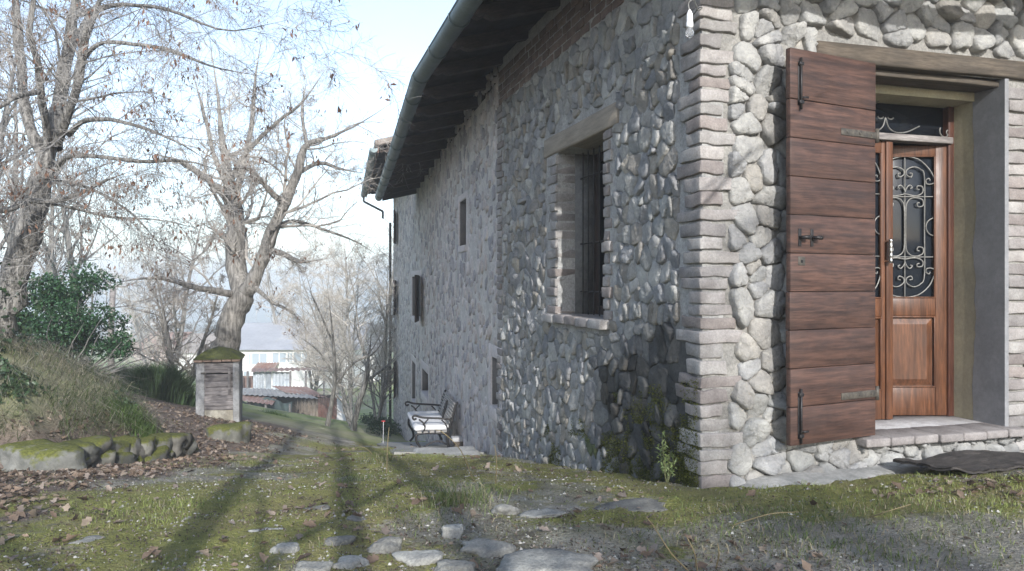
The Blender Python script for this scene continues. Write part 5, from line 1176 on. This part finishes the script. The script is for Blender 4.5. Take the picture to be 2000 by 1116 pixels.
tubes(mb, [(bl/2, .125, .48), (bl/2, .088, .62), (bl/2, .05, .76)], [.01]*3, 6); obj('oval_ornament', mb, M_iron, bench, Mb_)
for i in range(5): mb = MB(); y_ = .14+i*.095; rbox(mb, (-.02, y_, .395), (bl+.02, y_+.07, .418), .005); obj('seat_slat', mb, bpy.data.materials['pale_slat_wood'], bench, Mb_)
mb = MB(); rbox(mb, (.0, .10, .42), (bl+.02, .63, .50), .035, (12, 8, 4), .010, 5, 2); obj('seat_cushion', mb, M_cloth, M=Mb_, label='flat white cushion lying on the iron bench', cat='cushion')
# small wooden stool with white top behind the bench end
st = empty('small_stool', Mb_ @ Vector((-.18, .02, 0)), 'small wooden stand with a white top beside the bench against the wall', 'stool')
mb = MB(); rbox(mb, (-.26, -.09, .29), (-.08, .09, .35), .01, tint=(.6, .6, .6)); obj('top', mb, M_cloth, st, Mb_); mb = MB(); rbox(mb, (-.25, -.07, -.05), (-.09, .05, .29), .008); obj('post', mb, M_oldwood, st, Mb_)
# ================================================================= doormat and weed by the wall
g0 = ground_at(1725, 928); g1_ = ground_at(1990, 905); n1_, n2_ = 90, 40; u, v = np.meshgrid(np.linspace(0, 1, n1_), np.linspace(0, 1, n2_))
t0, t1 = tL+.08, tR+.62; T_ = t0+(t1-t0)*u+.05*(n2(u*3, v*3, 1, 80, 2)-.5); Yv = -.17-(.52-.12*u)*v+.05*(n2(u*4, v*4, 1, 81, 2)-.5)
Wp = np.stack([T_, Yv, 0*T_], -1).reshape(-1, 3) @ np.array(MR)[:3, :3].T+np.array(Cc); gzv = gz(Wp[:, 0], Wp[:, 1]).reshape(u.shape)
Zt = gzv+.035+.09*np.exp(-((u-.35)/.3)**2)*(1-v)+.05*np.exp(-((u-.02)/.06)**2)+.03*(n2(u*6, v*4, 1, 82, 3)-.5)+.02*(n2(u*30, v*16, 1, 83, 3)-.5)
mb = MB(); top = np.stack([T_, Yv, Zt], -1).reshape(-1, 3); ii = np.arange(n1_-1)[None]+np.arange(n2_-1)[:, None]*n1_; F = np.stack([ii, ii+1, ii+n1_+1, ii+n1_], -1).reshape(-1, 4); mb.add(np.concatenate([top, top-np.array([0, 0, .018])]), [F, F[:, ::-1]+len(top)])
rim = np.concatenate([np.arange(n1_), np.arange(1, n2_)*n1_+n1_-1, (n2_-1)*n1_+np.arange(n1_-1)[::-1], np.arange(1, n2_-1)[::-1]*n1_]); r2_ = np.roll(rim, -1); mb.F.append(np.stack([rim, r2_, r2_+len(top), rim+len(top)], 1)); mb.MI.append(np.zeros(len(rim)))
obj('doormat', mb, M_mat, M=MR, label='dark crumpled doormat lying before the front step', cat='doormat')
mb = MB(); u = np.linspace(.06, tL+.35, 30); E = np.stack([u, -.03+0*u, 0*u], 1); W0 = E @ np.array(MR)[:3, :3].T+np.array(Cc); zg = gz(W0[:, 0], W0[:, 1])
sec = [(-.0, .06), (-.16, .05), (-.24, .02), (-.30, -.06)]; V = np.concatenate([np.stack([u, a-.03+.05*(n2(u*3, u*0+a, 1, 84, 2)-.5), zg+b*sstep(.0, .5, u)-.03*(1-sstep(.0, .5, u))+.02*(n2(u*4, u*0+a, 1, 85, 3)-.5)], 1) for a, b in sec]); k_ = np.arange(29); mb.add(V, np.concatenate([np.stack([k_+30*i, k_+1+30*i, k_+31+30*i, k_+30+30*i], 1) for i in range(3)]))
obj('footing_strip', mb, M_concrete, M=MR, kind='structure')
wg = W3(MN, .34, .09, 0); wg[2] = gz(wg[0], wg[1]); mb = MB(); rs = np.random.default_rng(61); weed = empty('wall_weed', wg, 'spindly green weed growing at the foot of the damp wall by the corner', 'plant')
P, R = grow(np.tile(wg, (5, 1)), np.array([(-.05, -.05, 1), (-.12, -.02, 1), (.1, -.03, 1), (.02, -.1, 1), (.2, -.05, 1.)]), np.array([.36, .27, .25, .2, .22]), np.full(5, .006), 9, .09, .03, .3, rs); P[0, :, 0] -= np.linspace(0, .05, 9)
tubes(mb, P, R, 5); obj('stem', mb, surf('green_stem', (.16, .17, .08), None, 5, .7, 0), weed)
tips = P[rs.integers(0, 5, 150), rs.integers(3, 9, 150)]+rs.normal(size=(150, 3))*.012; mb = MB(); d = norm(rs.normal(size=(150, 3))+np.array([0, 0, .8])); leaves(mb, tips+d*.02, rs.uniform(.03, .055, 150), np.array((.20, .25, .10))*rs.uniform(.7, 1.3, (150, 1)), rs, droop=d, asp=.3); obj('leaves', mb, M_leaf, weed)
rs = np.random.default_rng(63)                  # moss pads growing on the damp wall foot
NM = 70000; u = rs.uniform(0, 3.6, NM); z = baseN(u)+.75*rs.uniform(0, 1, NM)**1.4; kp = rs.uniform(0, 1, NM) < sstep(.52, .66, n2(u, z, 5, 88, 3)+.26*sstep(2.6, .2, u)-.12*(z-baseN(u))/.5); u, z = u[kp], z[kp]; n = len(u)
mb = MB(); B = np.stack([u, .006+.036*rs.uniform(0, 1, n), z], 1); leaves(mb, B, rs.uniform(.006, .016, n), np.array((.105, .115, .022))*rs.uniform(.4, 1.5, (n, 1)), rs, asp=.8); obj('moss_pads', mb, M_grass, house, MN, kind='stuff')
# ================================================================= below the lawn: tin shed, lean-to, long white building, far houses
def corr(mb, p0, p1, p2, p3, waves, amp, tint, mi=0):
    """corrugated sheet between p0-p1 (along the waves' spread) and p3-p2"""
    p0, p1, p2, p3 = [np.asarray(p, float) for p in (p0, p1, p2, p3)]; n = waves*4+1; s = np.linspace(0, 1, n)[:, None]; nrm = norm(np.cross(p1-p0, p3-p0)); w_ = nrm*amp*np.sin(s*waves*2*math.pi)
    A = p0+(p1-p0)*s+w_; B = p3+(p2-p3)*s+w_; k_ = np.arange(n-1); th = nrm*.006
    mb.add(np.concatenate([A, B, A-th, B-th]), np.concatenate([np.stack([k_, k_+1, n+k_+1, n+k_], 1), np.stack([2*n+k_, 3*n+k_, 3*n+k_+1, 2*n+k_+1], 1)]), tint, mi)
YS = 43.; g = at(550, 815, YS); shed = empty('tin_shed', (g[0], YS+2, float(gz(g[0], YS+2))), 'low ramshackle shed with rusty tin roofs and green netting below the lawn', 'shed')
zf = lambda x, y: float(gz(x, y))
def roofp(lab, mat, pts, waves): mb = MB(); corr(mb, *pts, waves, .03, (1, 1, 1)); return obj('roof_sheet', mb, mat, shed, label=lab, smooth=False)
Q = lambda px, py, Y: at(px, py, Y)
roofp('rusty left roof sheet', M_rust, (Q(430, 777, YS), Q(532, 791, YS-1), Q(545, 772, YS+2.2), Q(425, 764, YS+2.2)), 12); roofp('grey fibre cement roof sheet', M_asb, (Q(440, 769, YS+1.2), Q(622, 779, YS+.6), Q(590, 763, YS+4.6), Q(455, 757, YS+4.6)), 18)
roofp('rusty right roof sheet', M_rust, (Q(560, 768, YS+2.4), Q(640, 777, YS+2), Q(600, 756, YS+6), Q(530, 754, YS+6)), 10)
mb = MB()
for px, Y in ((470, YS), (487, YS-.2), (519, YS-.6), (566, YS-.2), (612, YS+.2)): p = at(px, 800, Y); mb = MB(); rbox(mb, (p[0]-.05, Y-.05, zf(p[0], Y)-.1), (p[0]+.05, Y+.05, (552-785)*Y/F_PX-.12), .01); obj('post', mb, M_greywood, shed)
mb = MB(); n = 30; u, v = np.meshgrid(np.linspace(0, 1, n), np.linspace(0, 1, 12)); x = at(468, 0, YS)[0]+(at(566, 0, YS)[0]-at(468, 0, YS)[0])*u; zt_ = (552-784-6*np.sin(u*9))*YS/F_PX; zb_ = gz(x, 0*x+YS); V = np.stack([x, YS+.15+.2*np.sin(u*24+v*3)*.5+.25*v, zb_+(zt_-zb_)*v], -1).reshape(-1, 3); ii = np.arange(n-1)[None]+np.arange(11)[:, None]*n; mb.add(V, np.stack([ii, ii+1, ii+n+1, ii+n], -1).reshape(-1, 4)); obj('netting', mb, M_net, shed, label='sagging dark green netting')
mb = MB(); a, b_ = at(466, 0, YS+1), at(640, 0, YS+1); mb.box((a[0], YS+2.5, zf(a[0], YS+2)-.3), (b_[0], YS+2.7, (552-772)*(YS+2.5)/F_PX), tint=(.5, .5, .5)); obj('back_boards', mb, M_oldwood, shed, smooth=False)
mb = MB(); a, b_ = at(580, 0, YS), at(621, 0, YS); n = 700; x = rs.uniform(a[0], b_[0], n); B = np.stack([x, YS+.1+rs.normal(size=n)*.06, gz(x, 0*x+YS)], 1); blades(mb, B, rs.uniform(.8, 1.45, n), rs.normal(size=(n, 3))*.08, .02, np.array((.30, .25, .20))*rs.uniform(.6, 1.3, (n, 1)), rs); obj('brushwood_screen', mb, M_grass, shed)
mb = MB(); a, b_ = at(621, 0, YS), at(657, 0, YS); z0_ = zf(a[0], YS); corr(mb, (a[0], YS, z0_), (b_[0], YS+.1, z0_), (b_[0], YS+.1, z0_+1.35), (a[0], YS, z0_+1.35), 6, .02, (.55, .5, .5)); obj('rusty_door', mb, M_rust, shed, smooth=False)
mb = MB(); a, b_ = at(657, 0, YS), at(690, 0, YS); n = 12; u, v = np.meshgrid(np.linspace(0, 1, n), np.linspace(0, 1, n)); V = np.stack([a[0]+(b_[0]-a[0])*u*(1-.55*v), YS+.3*v+.06*np.sin(u*9+v*7), z0_+1.5*(1-.0*u)*v-.2*u*v], -1).reshape(-1, 3)*1; ii = np.arange(n-1)[None]+np.arange(n-1)[:, None]*n; mb.add(V, np.stack([ii, ii+1, ii+n+1, ii+n], -1).reshape(-1, 4)); obj('white_tarpaulin', mb, M_cloth, origin=(a[0], YS, z0_), label='crumpled white tarpaulin hanging at the right end of the tin shed', cat='tarpaulin')
mb = MB(); a = at(500, 0, YS-1); z0_ = zf(a[0], YS-1); corr(mb, (a[0], YS-1, z0_), (a[0]+.6, YS-1, z0_), (a[0]+.6, YS-.9, z0_+.5), (a[0], YS-.9, z0_+.5), 5, .02, (.9, 1, 1.1)); obj('leaning_sheet', mb, M_zinc, origin=(a[0], YS-1, z0_), label='small pale corrugated sheet leaning at the shed front', cat='metal sheet')
mb = MB()
for i in range(60): a = at(rs.uniform(566, 600), 0, YS-.6); z0_ = zf(a[0], YS-.6); h = rs.uniform(0, .55)*(1-abs(a[0]-at(583, 0, YS)[0])/1.2); p = np.array([a[0], YS-.6+rs.normal()*.15, z0_+h]); q = p+np.array([rs.normal()*.1, .4, rs.normal()*.08]); tubes(mb, [p, (p+q)/2, q], [.06]*3, 6, np.array((1, .95, .9))*rs.uniform(.6, 1.3), cap=True)
obj('log_pile', mb, M_oldwood, origin=(*at(583, 0, YS-.6)[:2], z0_), label='heap of cut logs in front of the tin shed', cat='logs')
YL = 52.; lt = empty('lean_to', (*at(530, 0, YL)[:2], zf(at(530, 0, YL)[0], YL)), 'lean-to of pale zinc sheets behind the low tin shed', 'lean-to')
for p0_, p1_, tn in ((494, 517, 1.), (518, 530, .9), (532, 567, 1.05)): mb = MB(); a, b_ = at(p0_, 0, YL), at(p1_, 0, YL); zt_ = (552-727)*YL/F_PX; corr(mb, (a[0], YL, zt_-1.6), (b_[0], YL, zt_-1.6), (b_[0], YL, zt_), (a[0], YL, zt_), 5, .03, (tn, tn, tn)); obj('zinc_sheet', mb, M_zinc, lt, smooth=False)
mb = MB(); corr(mb, Q(488, 727, YL-.5), Q(640, 722, YL-.5), Q(640, 717, YL+3), Q(495, 720, YL+3), 14, .04, (1, 1, 1)); obj('roof_sheet', mb, M_rust, lt, smooth=False)
mb = MB()
for px in (476, 487, 570, 600, 635): p = at(px, 0, YL); mb = MB(); rbox(mb, (p[0]-.06, YL-.4, zf(p[0], YL)-.2), (p[0]+.06, YL-.28, (552-724)*YL/F_PX), .01); obj('post', mb, M_greywood, lt)
mb = MB(); a = at(470, 0, YL+1); b_ = at(496, 0, YL+1); corr(mb, (a[0], YL+1, (552-762)*YL/F_PX), (b_[0], YL+1, (552-762)*YL/F_PX), (b_[0], YL+1, (552-738)*YL/F_PX), (a[0], YL+1, (552-738)*YL/F_PX), 5, .03, (.8, .75, .75)); obj('rusty_panel', mb, M_rust, origin=(a[0], YL+1, zf(a[0], YL+1)), label='rusty sheet panel left of the zinc lean-to', cat='metal sheet')
def building(name, label, cat, px0, px1, ptop, pbot, Y, depth, wins, roofmat, wallmat, rise=1.2, over=.4, winmat=None, extra=None):
    a, b_ = at(px0, 0, Y)[0], at(px1, 0, Y)[0]; zt_ = (552-ptop)*Y/F_PX; z0_ = min((552-pbot)*Y/F_PX, zf((a+b_)/2, Y))-.5
    r = empty(name, ((a+b_)/2, Y+depth/2, z0_+.5), label, cat); mb = MB(); mb.box((a, Y, z0_), (b_, Y+depth, zt_)); obj('wall', mb, wallmat, r, smooth=False)
    mb = MB(); o = over; V = [(a-o, Y-o, zt_), (b_+o, Y-o, zt_), (b_+o, Y+depth+o, zt_), (a-o, Y+depth+o, zt_), (a-o, Y+depth/2, zt_+rise), (b_+o, Y+depth/2, zt_+rise)]
    mb.add(np.array(V)+up*.004, [np.array([(0, 1, 5, 4), (2, 3, 4, 5), (3, 2, 1, 0)]), np.array([(0, 4, 3), (1, 2, 5)])]); obj('roof', mb, roofmat, r, smooth=False)
    for (w0, w1, wt, wb) in wins:
        x0, x1, t_, b2 = at(w0, 0, Y)[0], at(w1, 0, Y)[0], (552-wt)*Y/F_PX, (552-wb)*Y/F_PX; mb = MB(); f = .006*Y/6
        for lo, hi in (((x0, Y-.06, b2), (x0+f, Y-.002, t_)), ((x1-f, Y-.06, b2), (x1, Y-.002, t_)), ((x0+f, Y-.06, t_-f), (x1-f, Y-.002, t_)), ((x0+f, Y-.06, b2), (x1-f, Y-.002, b2+f)), (((x0+x1)/2-f/2, Y-.055, b2+f), ((x0+x1)/2+f/2, Y-.002, t_-f))): mb.box(lo, hi)
        wo_ = obj('window', mb, wallmat, r, smooth=False); mb = MB(); mb.box((x0+f, Y-.03, b2+f), (x1-f, Y-.01, t_-f)); obj('pane', mb, winmat or M_palewin, wo_, smooth=False)
    return r
M_grey = surf('grey_sheet_roof', (.40, .40, .41), (.33, .33, .34), .6, .7, .1, 4, .01)
lb = building('long_building', 'long low white building with wide window bands beyond the sheds', 'building', 430, 690, 683, 785, 68, 14, [(480, 490, 690, 713), (491, 523, 689, 713), (531, 560, 688, 710), (561, 572, 688, 709), (573, 606, 687, 709), (610, 640, 687, 708)], M_grey, M_white, 2.0, .5)
mb = MB(); a, b_ = at(489, 0, 66)[0], at(533, 0, 66)[0]; zt_ = (552-713)*66/F_PX; corr(mb, (a, 66, zt_-.45), (b_, 66, zt_-.45), (b_, 68, zt_), (a, 68, zt_), 8, .04, (1, 1, 1)); obj('awning', mb, M_rust, lb, smooth=False)
mb = MB(); x = at(476, 0, 67.9)[0]; mb.box((x, 67.9, (552-756)*68/F_PX), (x+.5, 67.97, (552-726)*68/F_PX)); obj('door', mb, M_palewin, lb, smooth=False)
building('white_house', 'small white house between the bare trees left of the downpipe', 'house', 678, 732, 690, 752, 74, 9, [(690, 698, 705, 718), (712, 720, 705, 718)], M_grey, M_white, 1.4)
building('white_house', 'pale house wall seen low between the cabinet and the green shrub', 'house', 345, 420, 690, 760, 90, 10, [(360, 367, 705, 720), (385, 392, 705, 720)], M_tile, M_white, 2.0)
building('pink_house', 'pinkish house glimpsed right of the wooden pole', 'house', 262, 338, 688, 745, 110, 12, [(275, 281, 700, 712), (295, 301, 700, 712), (318, 324, 700, 712)], M_terracotta, surf('pink_render', (.62, .50, .45), (.54, .43, .39), .8, .85, .1), 2.5)
building('pink_house', 'red roofed house low behind the wooden pole', 'house', 205, 252, 705, 740, 125, 12, [(214, 219, 714, 724), (235, 240, 714, 724)], M_terracotta, M_white, 2.5)
for i, (px, py, Y, wpx, lab) in enumerate(((430, 618, 900, 22, 'tiny white farm on the hazy hillside left of the forked trunk'), (655, 640, 800, 16, 'tiny white house in the haze right of the pale trunk'), (300, 650, 520, 26, 'far off pale house in the haze above the fruit tree'), (240, 672, 420, 30, 'far off pale house in the haze behind the evergreen bush'), (545, 655, 450, 24, 'far off pale house in the haze beside the forked trunk'))):
    x = at(px, 0, Y)[0]; zt_ = zf(x, Y)+6; pt_ = 552-zt_*F_PX/Y; building('far_house', lab, 'house', px-wpx/2, px+wpx/2, pt_, pt_+10, Y, 9, [(px-wpx*.3, px-wpx*.15, pt_+3, pt_+6)] if Y < 600 else [], M_terracotta, M_white, 2.2)
# far tree belts on the plain
for k_ in range(1):
    mb = MB(); n = 9000; x = rs.uniform(-420, 160, n); y = 150+rs.uniform(0, 1, n)**1.5*500; kp = n2(x, y, .012, 99, 3) > .52; x, y = x[kp], y[kp]; n = len(x); z = gz(x, y)+rs.uniform(0, 5, n); leaves(mb, np.column_stack([x, y, z]), rs.uniform(1.2, 3.2, n), np.array((.12, .10, .08))*rs.uniform(.6, 1.4, (n, 1)), rs); obj('far_woods', mb, M_grass, kind='stuff', label='far off bare woods on the valley floor', cat='woods')
# ---- hazy winter air
mb = MB(); mb.box((-3600, -170, -72), (3600, 5300, 19)); hz_ = obj('haze', mb, surf('tmp', (1, 1, 1)), kind='stuff', smooth=False)
mh = ND('haze_air'); pv = mh.t.nodes.new('ShaderNodeVolumePrincipled'); pv.inputs['Color'].default_value = (.97, .985, 1, 1); pv.inputs['Density'].default_value = .0028; pv.inputs['Anisotropy'].default_value = .2
mh.t.links.new(pv.outputs[0], mh.out.inputs[1]); hz_.data.materials[0] = mh.m
hz_['label'] = 'pale haze hanging over the valley'; hz_['category'] = 'haze'
